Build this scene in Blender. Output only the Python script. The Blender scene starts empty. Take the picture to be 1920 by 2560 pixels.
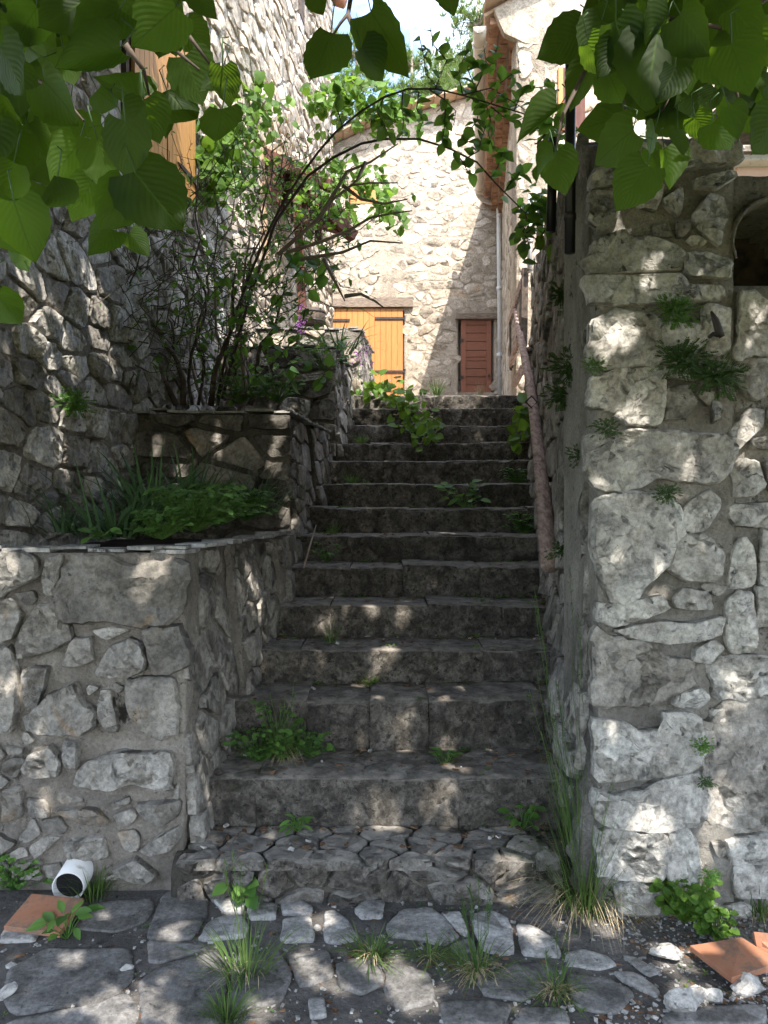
import bpy, math, random
from mathutils import Vector, Matrix, noise
random.seed(11)
SC = bpy.context.scene
COL = SC.collection
R = random.Random(5)
rad = math.radians

# ---------------------------------------------------------------- camera, sky, sun, exposure
EYE = 1.56
cam_data = bpy.data.cameras.new('camera')
cam_data.sensor_width = 36.0
cam_data.lens = 27.04
cam_data.shift_y = -16.0 / 2560.0
cam_data.clip_start = 0.05
cam_data.clip_end = 600.0
cam = bpy.data.objects.new('camera', cam_data)
cam.location = (0, 0, EYE)
cam.rotation_euler = (rad(90), 0, 0)
COL.objects.link(cam)
SC.camera = cam

SUN = Vector((0.34, -1.0, 1.5)).normalized()          # towards the sun
world = bpy.data.worlds.new('World')
SC.world = world
world.use_nodes = True
wn, wl = world.node_tree.nodes, world.node_tree.links
wn.clear()
w_out = wn.new('ShaderNodeOutputWorld')
w_bg = wn.new('ShaderNodeBackground')
w_sky = wn.new('ShaderNodeTexSky')
w_sky.sky_type = 'NISHITA'
w_sky.sun_disc = False
w_sky.sun_elevation = math.asin(SUN.z)
w_sky.sun_rotation = math.atan2(SUN.x, SUN.y)
w_sky.altitude = 600
w_sky.dust_density = 2.5
w_bg.inputs['Strength'].default_value = 0.15
w_tc = wn.new('ShaderNodeTexCoord')
w_n = wn.new('ShaderNodeTexNoise')
w_n.inputs['Scale'].default_value = 3.2
w_n.inputs['Detail'].default_value = 7
w_n.inputs['Roughness'].default_value = 0.55
w_map = wn.new('ShaderNodeMapping')
w_map.inputs['Scale'].default_value = (1, 1, 2.2)
w_r = wn.new('ShaderNodeValToRGB')
w_r.color_ramp.elements[0].position = 0.42
w_r.color_ramp.elements[1].position = 0.62
w_m = wn.new('ShaderNodeMixRGB')
w_m.inputs['Color2'].default_value = (5.2, 5.4, 5.8, 1)
wl.new(w_tc.outputs['Generated'], w_map.inputs['Vector'])
wl.new(w_map.outputs['Vector'], w_n.inputs['Vector'])
wl.new(w_n.outputs['Fac'], w_r.inputs['Fac'])
wl.new(w_r.outputs['Color'], w_m.inputs['Fac'])
wl.new(w_sky.outputs['Color'], w_m.inputs['Color1'])
wl.new(w_m.outputs['Color'], w_bg.inputs['Color'])
wl.new(w_bg.outputs['Background'], w_out.inputs['Surface'])

sun_d = bpy.data.lights.new('sun', 'SUN')
sun_d.energy = 2.1
sun_d.angle = rad(0.53)
sun_d.color = (1.0, 0.93, 0.84)
sun = bpy.data.objects.new('sun', sun_d)
sun.rotation_euler = (-SUN).to_track_quat('-Z', 'Y').to_euler()
sun.location = (3, -8, 14)
COL.objects.link(sun)

SC.view_settings.view_transform = 'Standard'
SC.view_settings.look = 'None'
SC.view_settings.exposure = 2.42
SC.view_settings.gamma = 1.0
SC.view_settings.use_curve_mapping = False
SC.render.engine = 'CYCLES'
SC.cycles.use_denoising = True
SC.cycles.max_bounces = 7
SC.cycles.diffuse_bounces = 4
SC.cycles.glossy_bounces = 2
SC.cycles.transmission_bounces = 4
SC.cycles.transparent_max_bounces = 4
SC.cycles.sample_clamp_indirect = 6
SC.cycles.caustics_reflective = False
SC.cycles.caustics_refractive = False

# ---------------------------------------------------------------- picture measure -> place
CX, HY, F = 829.5, 1092.0, 1661.6
def P(px, py, d):
    return Vector(((px - CX) / F * d, d, EYE - (py - HY) / F * d))
def lerp(a, b, t): return a + (b - a) * t
def interp(tab, x):
    if x <= tab[0][0]: return tab[0][1]
    for (a, va), (b, vb) in zip(tab, tab[1:]):
        if x <= b: return va + (vb - va) * (x - a) / (b - a)
    return tab[-1][1]
def fbm(p, oct=3, lac=2.1):
    s, a, t = 0.0, 1.0, 0.0
    q = Vector(p)
    for _ in range(oct):
        s += a * noise.noise(q); t += a; a *= .5; q = q * lac + Vector((7.3, 1.7, 3.1))
    return s / t

# ---------------------------------------------------------------- objects and names
def link(o, parent=None):
    COL.objects.link(o)
    if parent is not None: o.parent = parent
    return o
def tag(o, label=None, cat=None, group=None, kind=None):
    if label: o['label'] = label
    if cat: o['category'] = cat
    if group: o['group'] = group
    if kind: o['kind'] = kind
    return o
def thing(name, loc, label, cat, group=None):
    o = bpy.data.objects.new(name, None)
    o.location = loc; o.empty_display_size = .1
    link(o)
    return tag(o, label, cat, group)
def origin_of(parent):
    v = Vector((0, 0, 0)); p = parent
    while p is not None:
        v += Vector(p.location); p = p.parent
    return v
class MB:
    """Collects faces in world coordinates; build() links ONE mesh with its origin at its middle."""
    def __init__(s): s.v = []; s.f = []; s.uv = []; s.tint = []; s.has = False
    def vert(s, p): s.v.append(tuple(p)); return len(s.v) - 1
    def face(s, *idx): s.f.append(tuple(idx))
    def box(s, c, size, rot=None, jit=0):
        c = Vector(c); b = len(s.v)
        for dx in (-.5, .5):
            for dy in (-.5, .5):
                for dz in (-.5, .5):
                    q = Vector((dx * size[0], dy * size[1], dz * size[2]))
                    if jit: q += Vector((R.uniform(-jit, jit), R.uniform(-jit, jit), R.uniform(-jit, jit)))
                    if rot: q = rot @ q
                    s.v.append(tuple(c + q))
        for f in ((0, 1, 3, 2), (4, 6, 7, 5), (0, 4, 5, 1), (2, 3, 7, 6), (0, 2, 6, 4), (1, 5, 7, 3)):
            s.f.append(tuple(b + i for i in f))
    def beam(s, a, b, w, h, up=(0, 0, 1)):
        a, b = Vector(a), Vector(b); t = (b - a).normalized()
        r = t.cross(Vector(up)).normalized(); u = r.cross(t)
        k = len(s.v)
        for p in (a, b):
            for i, j in ((-1, -1), (1, -1), (1, 1), (-1, 1)):
                s.v.append(tuple(p + r * (i * w / 2) + u * (j * h / 2)))
        s.f += [(k, k+1, k+2, k+3)[::-1], (k+4, k+5, k+6, k+7)]
        for i in range(4):
            j = (i + 1) % 4; s.f.append((k + i, k + j, k + 4 + j, k + 4 + i))
    def tube(s, pts, radii, n=6, cap=True, bumpy=0.0):
        pts = [Vector(p) for p in pts]
        if not isinstance(radii, (list, tuple)): radii = [radii] * len(pts)
        k = len(s.v); ref = Vector((.31, .17, .93))
        for i, p in enumerate(pts):
            t = (pts[min(i + 1, len(pts) - 1)] - pts[max(i - 1, 0)])
            t = t.normalized() if t.length > 1e-9 else Vector((0, 0, 1))
            a = t.cross(ref)
            if a.length < 1e-3: a = t.cross(Vector((1, 0, 0)))
            a.normalize(); b = t.cross(a)
            for j in range(n):
                an = 2 * math.pi * j / n
                rr = radii[i] * (1 + (bumpy * noise.noise(Vector((p.x * 6 + j, p.y * 6, p.z * 6))) if bumpy else 0))
                s.v.append(tuple(p + (a * math.cos(an) + b * math.sin(an)) * rr))
        for i in range(len(pts) - 1):
            for j in range(n):
                q = (j + 1) % n
                s.f.append((k + i * n + j, k + i * n + q, k + (i + 1) * n + q, k + (i + 1) * n + j))
        if cap:
            s.f.append(tuple(k + j for j in range(n))[::-1])
            e = k + (len(pts) - 1) * n
            s.f.append(tuple(e + j for j in range(n)))
    def prism(s, poly, thick, normal):
        n = Vector(normal).normalized(); k = len(s.v); m = len(poly)
        for p in poly: s.v.append(tuple(Vector(p)))
        for p in poly: s.v.append(tuple(Vector(p) - n * thick))
        s.f.append(tuple(range(k, k + m))); s.f.append(tuple(range(k + m, k + 2 * m))[::-1])
        for i in range(m):
            j = (i + 1) % m; s.f.append((k + i, k + m + i, k + m + j, k + j))
    def grid(s, fn, nu, nv):
        k = len(s.v)
        for j in range(nv + 1):
            for i in range(nu + 1): s.v.append(tuple(fn(i / nu, j / nv)))
        for j in range(nv):
            for i in range(nu):
                a = k + j * (nu + 1) + i
                s.f.append((a, a + 1, a + nu + 2, a + nu + 1))
    def build(s, name, mat, parent=None, smooth=False, loc=None, kind=None, sharp=0):
        if not s.v: return None
        if loc is None:
            n = len(s.v)
            loc = Vector((sum(v[0] for v in s.v) / n, sum(v[1] for v in s.v) / n, sum(v[2] for v in s.v) / n))
        loc = Vector(loc)
        me = bpy.data.meshes.new(name)
        me.from_pydata([(v[0] - loc.x, v[1] - loc.y, v[2] - loc.z) for v in s.v], [], s.f)
        if s.uv:
            u = me.uv_layers.new(name='UVMap')
            flat = [c for p in s.uv for c in p]
            if len(flat) == len(me.loops) * 2: u.data.foreach_set('uv', flat)
        if s.tint:
            a = me.attributes.new('tint', 'FLOAT', 'FACE')
            if len(s.tint) == len(me.polygons): a.data.foreach_set('value', s.tint)
        if smooth: me.polygons.foreach_set('use_smooth', [True] * len(me.polygons))
        if smooth and sharp: me.set_sharp_from_angle(angle=rad(sharp))
        me.materials.append(mat); me.update()
        o = bpy.data.objects.new(name, me)
        o.location = loc - origin_of(parent)
        link(o, parent)
        if kind: o['kind'] = kind
        return o

# ---------------------------------------------------------------- materials
def newmat(name):
    m = bpy.data.materials.new(name); m.use_nodes = True
    nt = m.node_tree; nt.nodes.clear()
    out = nt.nodes.new('ShaderNodeOutputMaterial')
    b = nt.nodes.new('ShaderNodeBsdfPrincipled')
    nt.links.new(b.outputs[0], out.inputs[0])
    return m, nt, b, out
def nd(nt, t, **kw):
    n = nt.nodes.new(t)
    for k, v in kw.items():
        if k in n.inputs: n.inputs[k].default_value = v
        else: setattr(n, k, v)
    return n
def coords(nt, per_object=True):
    tc = nt.nodes.new('ShaderNodeTexCoord')
    if not per_object: return tc.outputs['Object'], None
    oi = nt.nodes.new('ShaderNodeObjectInfo')
    mul = nd(nt, 'ShaderNodeMath', operation='MULTIPLY'); mul.inputs[1].default_value = 61.0
    nt.links.new(oi.outputs['Random'], mul.inputs[0])
    add = nd(nt, 'ShaderNodeVectorMath', operation='ADD')
    nt.links.new(tc.outputs['Object'], add.inputs[0]); nt.links.new(mul.outputs[0], add.inputs[1])
    return add.outputs[0], oi.outputs['Random']
def ntex(nt, vec, scale, detail=5, rough=.55, dist=0.0, kind='FBM'):
    n = nt.nodes.new('ShaderNodeTexNoise')
    n.noise_type = kind
    n.inputs['Scale'].default_value = scale; n.inputs['Detail'].default_value = detail
    n.inputs['Roughness'].default_value = rough; n.inputs['Distortion'].default_value = dist
    nt.links.new(vec, n.inputs['Vector'])
    return n.outputs['Fac']
def ramp(nt, fac, stops):
    r = nt.nodes.new('ShaderNodeValToRGB'); el = r.color_ramp.elements
    while len(el) < len(stops): el.new(.5)
    for e, (p, c) in zip(el, stops):
        e.position = p; e.color = (c[0], c[1], c[2], 1) if hasattr(c, '__len__') else (c, c, c, 1)
    nt.links.new(fac, r.inputs['Fac'])
    return r.outputs['Color']
def mix(nt, fac, a, b, mode='MIX'):
    m = nt.nodes.new('ShaderNodeMixRGB'); m.blend_type = mode
    for inp, v in ((m.inputs[0], fac), (m.inputs[1], a), (m.inputs[2], b)):
        if hasattr(v, 'links'): nt.links.new(v, inp)
        elif hasattr(v, '__len__'): inp.default_value = (v[0], v[1], v[2], 1)
        else: inp.default_value = v
    return m.outputs[0]
def bump(nt, b, h, strength, dist, prev=None):
    n = nt.nodes.new('ShaderNodeBump'); n.inputs['Strength'].default_value = strength
    n.inputs['Distance'].default_value = dist
    nt.links.new(h, n.inputs['Height'])
    if prev: nt.links.new(prev, n.inputs['Normal'])
    return n.outputs['Normal']

FACET = .9
def rock(name, light, mid, dark, stain=(.30, .20, .11), stain_at=.66, spots=.66, spot_col=(.018, .017, .015),
         chips=7.0, chip_h=.02, sc=1.0, rough=.85, tone=.5, moss=None, grain_h=.004, soft=.05, skylit_dust=None, pits=.64):
    m, nt, b, out = newmat(name)
    v, rnd = coords(nt)
    n1 = ntex(nt, v, 4.5 * sc, 7, .62, .6)
    col = ramp(nt, n1, [(.30, dark), (.47, mid), (.64, light)])
    tn = ramp(nt, rnd, [(0, 1 - tone), (1, 1.0)])
    col = mix(nt, 1.0, col, tn, 'MULTIPLY')
    n2 = ntex(nt, v, 2.3 * sc, 4, .6, 1.2)
    col = mix(nt, ramp(nt, n2, [(stain_at, 0), (stain_at + .10, .75)]), col, stain)
    n5 = ntex(nt, v, 42 * sc ** .4, 4, .75)
    col = mix(nt, .85, col, ramp(nt, n5, [(.34, .48), (.62, 1.12)]), 'MULTIPLY')
    pt = ntex(nt, v, 24 * sc ** .3, 5, .75, .4)
    col = mix(nt, ramp(nt, pt, [(pits, 0), (pits + .05, .85)]), col, tuple(x * .3 for x in dark))
    ns = ntex(nt, v, 9 * sc, 9, .75, .3)
    col = mix(nt, ramp(nt, ns, [(spots, 0), (spots + soft, .95)]), col, spot_col)
    if moss:
        nm = ntex(nt, v, 3.1 * sc, 8, .7, .4)
        col = mix(nt, ramp(nt, nm, [(moss[0], 0), (moss[0] + .07, .9)]), col, moss[1])
    if skylit_dust:  # up-facing faces lighter: settled dust, plus skylight painted into the colour
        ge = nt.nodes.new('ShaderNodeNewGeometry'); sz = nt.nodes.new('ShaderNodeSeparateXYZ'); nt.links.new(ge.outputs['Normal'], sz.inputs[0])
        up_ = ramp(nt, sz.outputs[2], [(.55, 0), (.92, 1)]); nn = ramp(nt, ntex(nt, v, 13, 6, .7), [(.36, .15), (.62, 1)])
        col = mix(nt, mix(nt, 1.0, up_, nn, 'MULTIPLY'), col, skylit_dust)
    nt.links.new(col, b.inputs['Base Color'])
    b.inputs['Roughness'].default_value = rough
    b.inputs['Specular IOR Level'].default_value = .25
    # conchoidal chips: distorted cells give curved facets with sharp meeting edges
    nv = nt.nodes.new('ShaderNodeTexNoise'); nv.inputs['Scale'].default_value = chips * .6; nv.inputs['Detail'].default_value = 3
    nt.links.new(v, nv.inputs['Vector'])
    sv = nd(nt, 'ShaderNodeVectorMath', operation='SCALE'); sv.inputs['Scale'].default_value = .5 / chips * 2.2
    nt.links.new(nv.outputs['Color'], sv.inputs[0])
    av = nd(nt, 'ShaderNodeVectorMath', operation='ADD'); nt.links.new(v, av.inputs[0]); nt.links.new(sv.outputs[0], av.inputs[1])
    nrm = None
    for k_, (fs, fh) in enumerate(((1.0, 1.0), (2.6, .45))):
        vo = nt.nodes.new('ShaderNodeTexVoronoi'); vo.feature = 'F1'; vo.inputs['Scale'].default_value = chips * fs
        vo.inputs['Randomness'].default_value = 1.0
        nt.links.new(av.outputs[0], vo.inputs['Vector'])
        sb = nd(nt, 'ShaderNodeVectorMath', operation='SUBTRACT'); nt.links.new(av.outputs[0], sb.inputs[0]); nt.links.new(vo.outputs['Position'], sb.inputs[1])
        cb = nd(nt, 'ShaderNodeVectorMath', operation='SUBTRACT'); nt.links.new(vo.outputs['Color'], cb.inputs[0]); cb.inputs[1].default_value = (.5, .5, .5)
        dt = nd(nt, 'ShaderNodeVectorMath', operation='DOT_PRODUCT'); nt.links.new(sb.outputs[0], dt.inputs[0]); nt.links.new(cb.outputs[0], dt.inputs[1])
        nrm = bump(nt, b, dt.outputs['Value'], 1.0, chip_h * 60 * fh * FACET, nrm)
    n3 = ntex(nt, v, 18 * sc, 7, .65, .8)
    nrm = bump(nt, b, n3, .8, chip_h * .6, nrm)
    n4 = ntex(nt, v, 90 * sc, 3, .7)
    nrm = bump(nt, b, n4, .6, grain_h, nrm)
    nt.links.new(nrm, b.inputs['Normal'])
    return m

def simple(name, c1, c2, scale=8, rough=.7, bh=.002, stretch=None, spec=.3, metal=0, tone=0.0, detail=6, dist=.3, grime=None):
    m, nt, b, out = newmat(name)
    v, rnd = coords(nt)
    if stretch:
        mp = nt.nodes.new('ShaderNodeMapping'); mp.inputs['Scale'].default_value = stretch
        nt.links.new(v, mp.inputs['Vector']); v = mp.outputs[0]
    n = ntex(nt, v, scale, detail, .6, dist)
    col = ramp(nt, n, [(.33, c1), (.67, c2)])
    if tone: col = mix(nt, 1.0, col, ramp(nt, rnd, [(0, 1 - tone), (1, 1.0)]), 'MULTIPLY')
    if grime:
        g = ntex(nt, v, grime[1], 8, .7, .2)
        col = mix(nt, ramp(nt, g, [(grime[0], 0), (grime[0] + .1, .85)]), col, grime[2])
    nt.links.new(col, b.inputs['Base Color'])
    b.inputs['Roughness'].default_value = rough; b.inputs['Specular IOR Level'].default_value = spec
    b.inputs['Metallic'].default_value = metal
    nt.links.new(bump(nt, b, n, .7, bh), b.inputs['Normal'])
    return m

def leafmat(name, c_dark, c_light, back=.45, veins=False, rough=.45, glow=(.22, .42, .03)):
    m, nt, b, out = newmat(name)
    at = nt.nodes.new('ShaderNodeAttribute'); at.attribute_name = 'tint'
    oi = nt.nodes.new('ShaderNodeObjectInfo')
    s = nd(nt, 'ShaderNodeMath', operation='ADD'); nt.links.new(at.outputs['Fac'], s.inputs[0]); nt.links.new(oi.outputs['Random'], s.inputs[1])
    fr = nd(nt, 'ShaderNodeMath', operation='FRACT'); nt.links.new(s.outputs[0], fr.inputs[0])
    col = ramp(nt, fr.outputs[0], [(0, c_dark), (1, c_light)])
    gl = ramp(nt, fr.outputs[0], [(0, tuple(x * .75 for x in glow)), (1, glow)])
    nrm = None
    if veins:
        uv = nt.nodes.new('ShaderNodeTexCoord').outputs['UV']
        sp = nt.nodes.new('ShaderNodeSeparateXYZ'); nt.links.new(uv, sp.inputs[0])
        def M(op, a, bb=None, c=None):
            n = nd(nt, 'ShaderNodeMath', operation=op)
            for i, x in enumerate((a, bb, c)):
                if x is None: continue
                if hasattr(x, 'links'): nt.links.new(x, n.inputs[i])
                else: n.inputs[i].default_value = x
            return n.outputs[0]
        du = M('ABSOLUTE', M('SUBTRACT', sp.outputs[0], .5))
        mid = M('LESS_THAN', du, .016)
        wv = M('SUBTRACT', M('MULTIPLY', sp.outputs[1], 8.0), M('MULTIPLY', du, 9.0))
        f = M('ABSOLUTE', M('SUBTRACT', M('FRACT', wv), .5))
        side = M('LESS_THAN', f, .05)
        vein = M('MAXIMUM', mid, M('MULTIPLY', side, .22))
        col = mix(nt, vein, col, tuple(x * 1.4 for x in c_light))
        gl = mix(nt, vein, gl, tuple(x * .6 for x in glow))
        h = M('SUBTRACT', f, M('MULTIPLY', mid, .5))
        nrm = bump(nt, b, h, .35, .002)
        nt.links.new(nrm, b.inputs['Normal'])
    nt.links.new(col, b.inputs['Base Color'])
    b.inputs['Roughness'].default_value = rough; b.inputs['Specular IOR Level'].default_value = .22
    tr = nt.nodes.new('ShaderNodeBsdfTranslucent'); nt.links.new(gl, tr.inputs['Color'])
    if nrm: nt.links.new(nrm, tr.inputs['Normal'])
    mx = nt.nodes.new('ShaderNodeMixShader'); mx.inputs[0].default_value = back
    nt.links.new(b.outputs[0], mx.inputs[1]); nt.links.new(tr.outputs[0], mx.inputs[2])
    nt.links.new(mx.outputs[0], out.inputs[0])
    return m

M_pale = rock('pale_limestone', (.70, .675, .615), (.54, .515, .465), (.30, .285, .26), stain_at=.70, spots=.70, chips=9, chip_h=.030, tone=.25)
M_grey = rock('grey_limestone', (.50, .47, .42), (.36, .335, .295), (.19, .177, .158), stain_at=.66, spots=.655, chips=8, chip_h=.028, tone=.35, spot_col=(.03, .028, .025))
M_warm = rock('warm_limestone', (.40, .37, .32), (.27, .25, .22), (.15, .14, .12), stain_at=.60, spots=.60, chips=6, chip_h=.018, tone=.4)
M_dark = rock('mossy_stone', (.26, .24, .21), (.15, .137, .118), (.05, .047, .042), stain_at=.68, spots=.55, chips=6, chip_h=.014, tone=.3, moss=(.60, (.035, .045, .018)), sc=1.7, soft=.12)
M_step = rock('worn_step_stone', (.21, .19, .165), (.098, .088, .074), (.030, .027, .024), stain_at=.70, spots=.50, chips=9, chip_h=.012, tone=.3, moss=(.63, (.05, .055, .028)), sc=2.6, soft=.16, skylit_dust=(.26, .235, .205), pits=.575)
M_foot = rock('foot_step_stone', (.30, .28, .25), (.18, .165, .145), (.06, .055, .048), stain_at=.66, spots=.55, chips=7, chip_h=.022, tone=.35, sc=2.0, soft=.12, skylit_dust=(.28, .26, .23), pits=.60)
M_paver = rock('dark_paving_stone', (.29, .28, .27), (.195, .188, .18), (.085, .083, .082), stain_at=.76, spots=.60, chips=5, chip_h=.008, tone=.35, sc=2.4, soft=.12)
M_paver_l = rock('light_paving_stone', (.50, .49, .47), (.37, .36, .345), (.20, .195, .19), stain_at=.76, spots=.61, chips=6, chip_h=.012, tone=.3, sc=2.0, soft=.1)
M_rubble = rock('white_rubble', (.58, .565, .53), (.46, .445, .42), (.35, .34, .32), stain_at=.75, spots=.74, chips=12, chip_h=.02, tone=.15)
M_house = rock('house_stone', (.70, .61, .49), (.60, .515, .41), (.44, .365, .275), stain=(.40, .28, .17), stain_at=.60, spots=.80, chips=4, chip_h=.012, tone=.35, sc=.7)
M_ledge = rock('ledge_slab', (.50, .49, .46), (.36, .35, .33), (.16, .15, .14), stain_at=.70, spots=.58, chips=4, chip_h=.004, tone=.3)
def mortar(name, c1, c2, c3, spots=.6, scale=1.0, bh=.012, big=.12, dark=(.02, .02, .017)):
    m, nt, b, out = newmat(name)
    v, rnd = coords(nt, False)
    n1 = ntex(nt, v, 2.6 * scale, 8, .65, .5)
    col = ramp(nt, n1, [(.32, c1), (.5, c2), (.68, c3)])
    n5 = ntex(nt, v, 70 * scale, 4, .7)
    col = mix(nt, .65, col, ramp(nt, n5, [(.32, .45), (.68, 1.0)]), 'MULTIPLY')
    ns = ntex(nt, v, 4.5 * scale, 10, .75, .3)
    col = mix(nt, ramp(nt, ns, [(spots, 0), (spots + .06, .92)]), col, dark)
    nb_ = ntex(nt, v, 1.3 * scale, 9, .72, .6)
    col = mix(nt, ramp(nt, nb_, [(.46, 0), (.64, .75)]), col, tuple(x * .28 for x in c2))
    pt_ = ntex(nt, v, 22 * scale, 5, .75, .4)
    col = mix(nt, ramp(nt, pt_, [(.60, 0), (.66, .85)]), col, tuple(x * .2 for x in c2))
    nt.links.new(col, b.inputs['Base Color'])
    b.inputs['Roughness'].default_value = .95; b.inputs['Specular IOR Level'].default_value = .1
    nrm = bump(nt, b, ntex(nt, v, 14 * scale, 8, .7), 1.0, bh * 2)
    nrm = bump(nt, b, n5, .9, bh * .7, nrm)
    nt.links.new(nrm, b.inputs['Normal'])
    return m
M_mortar = mortar('sandy_mortar', (.23, .205, .175), (.35, .315, .27), (.47, .43, .375), spots=.585, bh=.018)
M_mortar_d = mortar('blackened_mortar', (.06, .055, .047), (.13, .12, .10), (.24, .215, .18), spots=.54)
M_mortar_l = mortar('grey_mortar', (.28, .262, .235), (.40, .375, .33), (.53, .495, .44), spots=.60, bh=.018)
M_plaster = mortar('streaked_plaster', (.17, .155, .142), (.31, .28, .255), (.50, .46, .415), spots=.61, scale=1.0, bh=.022)
M_hmortar = mortar('house_mortar', (.45, .375, .29), (.55, .47, .37), (.64, .555, .445), spots=.74, scale=.5, dark=(.10, .085, .07), bh=.02)
M_soil = mortar('dark_soil', (.03, .025, .02), (.05, .042, .033), (.09, .075, .058), spots=.7)
M_ground = mortar('gritty_ground', (.11, .104, .10), (.18, .17, .16), (.27, .25, .235), spots=.62)
M_pathm = mortar('earth_path', (.20, .17, .13), (.28, .24, .19), (.36, .31, .25), spots=.72)
M_log = simple('weathered_log', (.16, .105, .085), (.46, .35, .30), 3.2, .85, .005, (14, 1.2, 10), .15)
M_oldwood = simple('old_dark_wood', (.045, .036, .03), (.14, .11, .09), 6, .85, .006, (3, 3, 3), .15)
M_beam = simple('grey_oak_lintel', (.13, .10, .08), (.30, .24, .19), 5, .85, .01, (2, 6, 9), .15)
M_orange = simple('varnished_pine', (.46, .185, .05), (.55, .235, .07), 5, .5, .0008, (9, 9, .9), .35, tone=.10)
M_shut = simple('honey_shutter_wood', (.42, .215, .07), (.55, .30, .11), 5, .55, .001, (12, 12, .8), .3, tone=.16)
M_red = simple('red_brown_wood', (.22, .085, .05), (.32, .135, .08), 6, .6, .001, (1.2, 9, 9), .3, tone=.15)
M_brown = simple('dark_brown_boards', (.075, .03, .022), (.13, .055, .04), 6, .7, .001, (4, 4, 1), .25)
M_iron = simple('old_iron', (.03, .028, .028), (.075, .06, .055), 20, .6, .002, None, .4, .4)
M_black = simple('black_plastic_pipe', (.010, .010, .011), (.016, .016, .017), 5, .35, .0002, None, .45)
M_white = simple('white_plastic_pipe', (.56, .555, .54), (.68, .675, .66), 4, .4, .0004, None, .4, grime=(.56, 9, (.30, .27, .23)))
M_gutter = simple('cream_gutter', (.58, .51, .43), (.66, .59, .50), 3, .45, .0004, None, .35)
M_terra = simple('terracotta_tile', (.30, .135, .078), (.40, .20, .12), 7, .8, .0012, None, .15, grime=(.47, 7, (.17, .12, .09)))
M_brick = simple('eave_brick', (.24, .12, .072), (.50, .31, .20), 9, .85, .004, None, .15, tone=.35)
M_roof = simple('roof_tile', (.40, .27, .18), (.52, .38, .27), 7, .85, .004, None, .15, tone=.3)
M_shingle = simple('grey_shingle', (.045, .040, .038), (.12, .11, .10), 9, .9, .006, (2, 2, 9), .15)
M_pink = simple('pink_plaster', (.62, .42, .34), (.70, .50, .42), 3, .9, .001)
M_bark = simple('tree_bark', (.045, .038, .03), (.13, .11, .09), 6, .9, .008, (6, 6, 1.4), .15)
M_twig = simple('dark_twig', (.055, .042, .035), (.15, .115, .095), 12, .75, .001, None, .25)
M_dry = simple('dry_grey_branch', (.24, .19, .16), (.40, .33, .28), 8, .8, .001, None, .2)
M_straw = simple('dry_straw', (.32, .25, .14), (.50, .41, .26), 8, .8, .0005, None, .2)
M_leaf = leafmat('linden_leaf_skin', (.008, .020, .005), (.036, .070, .011), .46, True, .6, (.22, .40, .02))
M_canopy = leafmat('canopy_leaf_skin', (.035, .085, .018), (.075, .14, .028), .40, False, .5, (.16, .32, .03))
M_shrub = leafmat('shrub_leaf_skin', (.045, .11, .035), (.11, .23, .055), .50, False, .38, (.24, .46, .06))
M_ivy = leafmat('creeper_leaf_skin', (.045, .10, .02), (.12, .22, .035), .40, False, .45, (.24, .42, .04))
M_grass = leafmat('grass_blade_skin', (.055, .115, .030), (.13, .20, .055), .35, False, .55, (.18, .30, .06))
M_iris = leafmat('strap_leaf_skin', (.05, .10, .045), (.10, .18, .08), .25, False, .4, (.10, .20, .04))
M_herb = leafmat('herb_leaf_skin', (.055, .13, .03), (.14, .27, .06), .38, False, .5, (.18, .36, .04))
M_fern = leafmat('wall_fern_skin', (.03, .065, .022), (.075, .13, .035), .3, False, .6, (.10, .20, .03))
M_pine = leafmat('pine_needle_skin', (.10, .15, .045), (.22, .29, .10), .35, False, .6, (.22, .32, .08))
M_purple = simple('purple_petal', (.16, .04, .20), (.27, .09, .32), 12, .6, .0003)
M_litter = simple('dry_leaf_litter', (.11, .065, .04), (.26, .16, .10), 20, .9, .001, None, .1, tone=.5)
M_hill = simple('hillside_scrub', (.06, .07, .03), (.14, .13, .07), 2, .95, .05)

# ---------------------------------------------------------------- walls: a plan line, heights and an outward normal
class Wall:
    def __init__(s, a, b, lean=None, flip=False):
        s.a, s.b = Vector((a[0], a[1], 0)), Vector((b[0], b[1], 0))
        s.t = (s.b - s.a); s.L = s.t.length; s.t.normalize()
        s.n = Vector((s.t.y, -s.t.x, 0)) * (-1 if flip else 1)
        s.lean = lean
    def F(s, u, z, h=0.0):
        p = s.a + s.t * u + s.n * (h + (s.lean(u, z) if s.lean else 0))
        return Vector((p.x, p.y, z))
    def hit(s, px, py):
        """where the sight line through a picture point meets the wall: (u, z)"""
        dr = Vector(((px - CX) / F, 1, -(py - HY) / F))
        den = dr.x * s.n.x + dr.y * s.n.y
        k = (s.a.x * s.n.x + s.a.y * s.n.y) / den
        p = Vector((0, 0, EYE)) + dr * k
        return ((p - s.a).x * s.t.x + (p - s.a).y * s.t.y, p.z)

def clip(poly, p, n):
    out = []; m = len(poly)
    for i in range(m):
        a, b = poly[i], poly[(i + 1) % m]
        da = (a[0] - p[0]) * n[0] + (a[1] - p[1]) * n[1]
        db = (b[0] - p[0]) * n[0] + (b[1] - p[1]) * n[1]
        if da <= 0: out.append(a)
        if (da < 0 < db) or (db < 0 < da):
            t = da / (da - db); out.append((a[0] + (b[0] - a[0]) * t, a[1] + (b[1] - a[1]) * t))
    return out
def area(poly):
    return abs(sum(poly[i][0] * poly[(i + 1) % len(poly)][1] - poly[(i + 1) % len(poly)][0] * poly[i][1] for i in range(len(poly)))) / 2
def inside(poly, x, y):
    c = False; j = len(poly) - 1
    for i in range(len(poly)):
        if (poly[i][1] > y) != (poly[j][1] > y) and x < (poly[j][0] - poly[i][0]) * (y - poly[i][1]) / (poly[j][1] - poly[i][1]) + poly[i][0]: c = not c
        j = i
    return c
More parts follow.
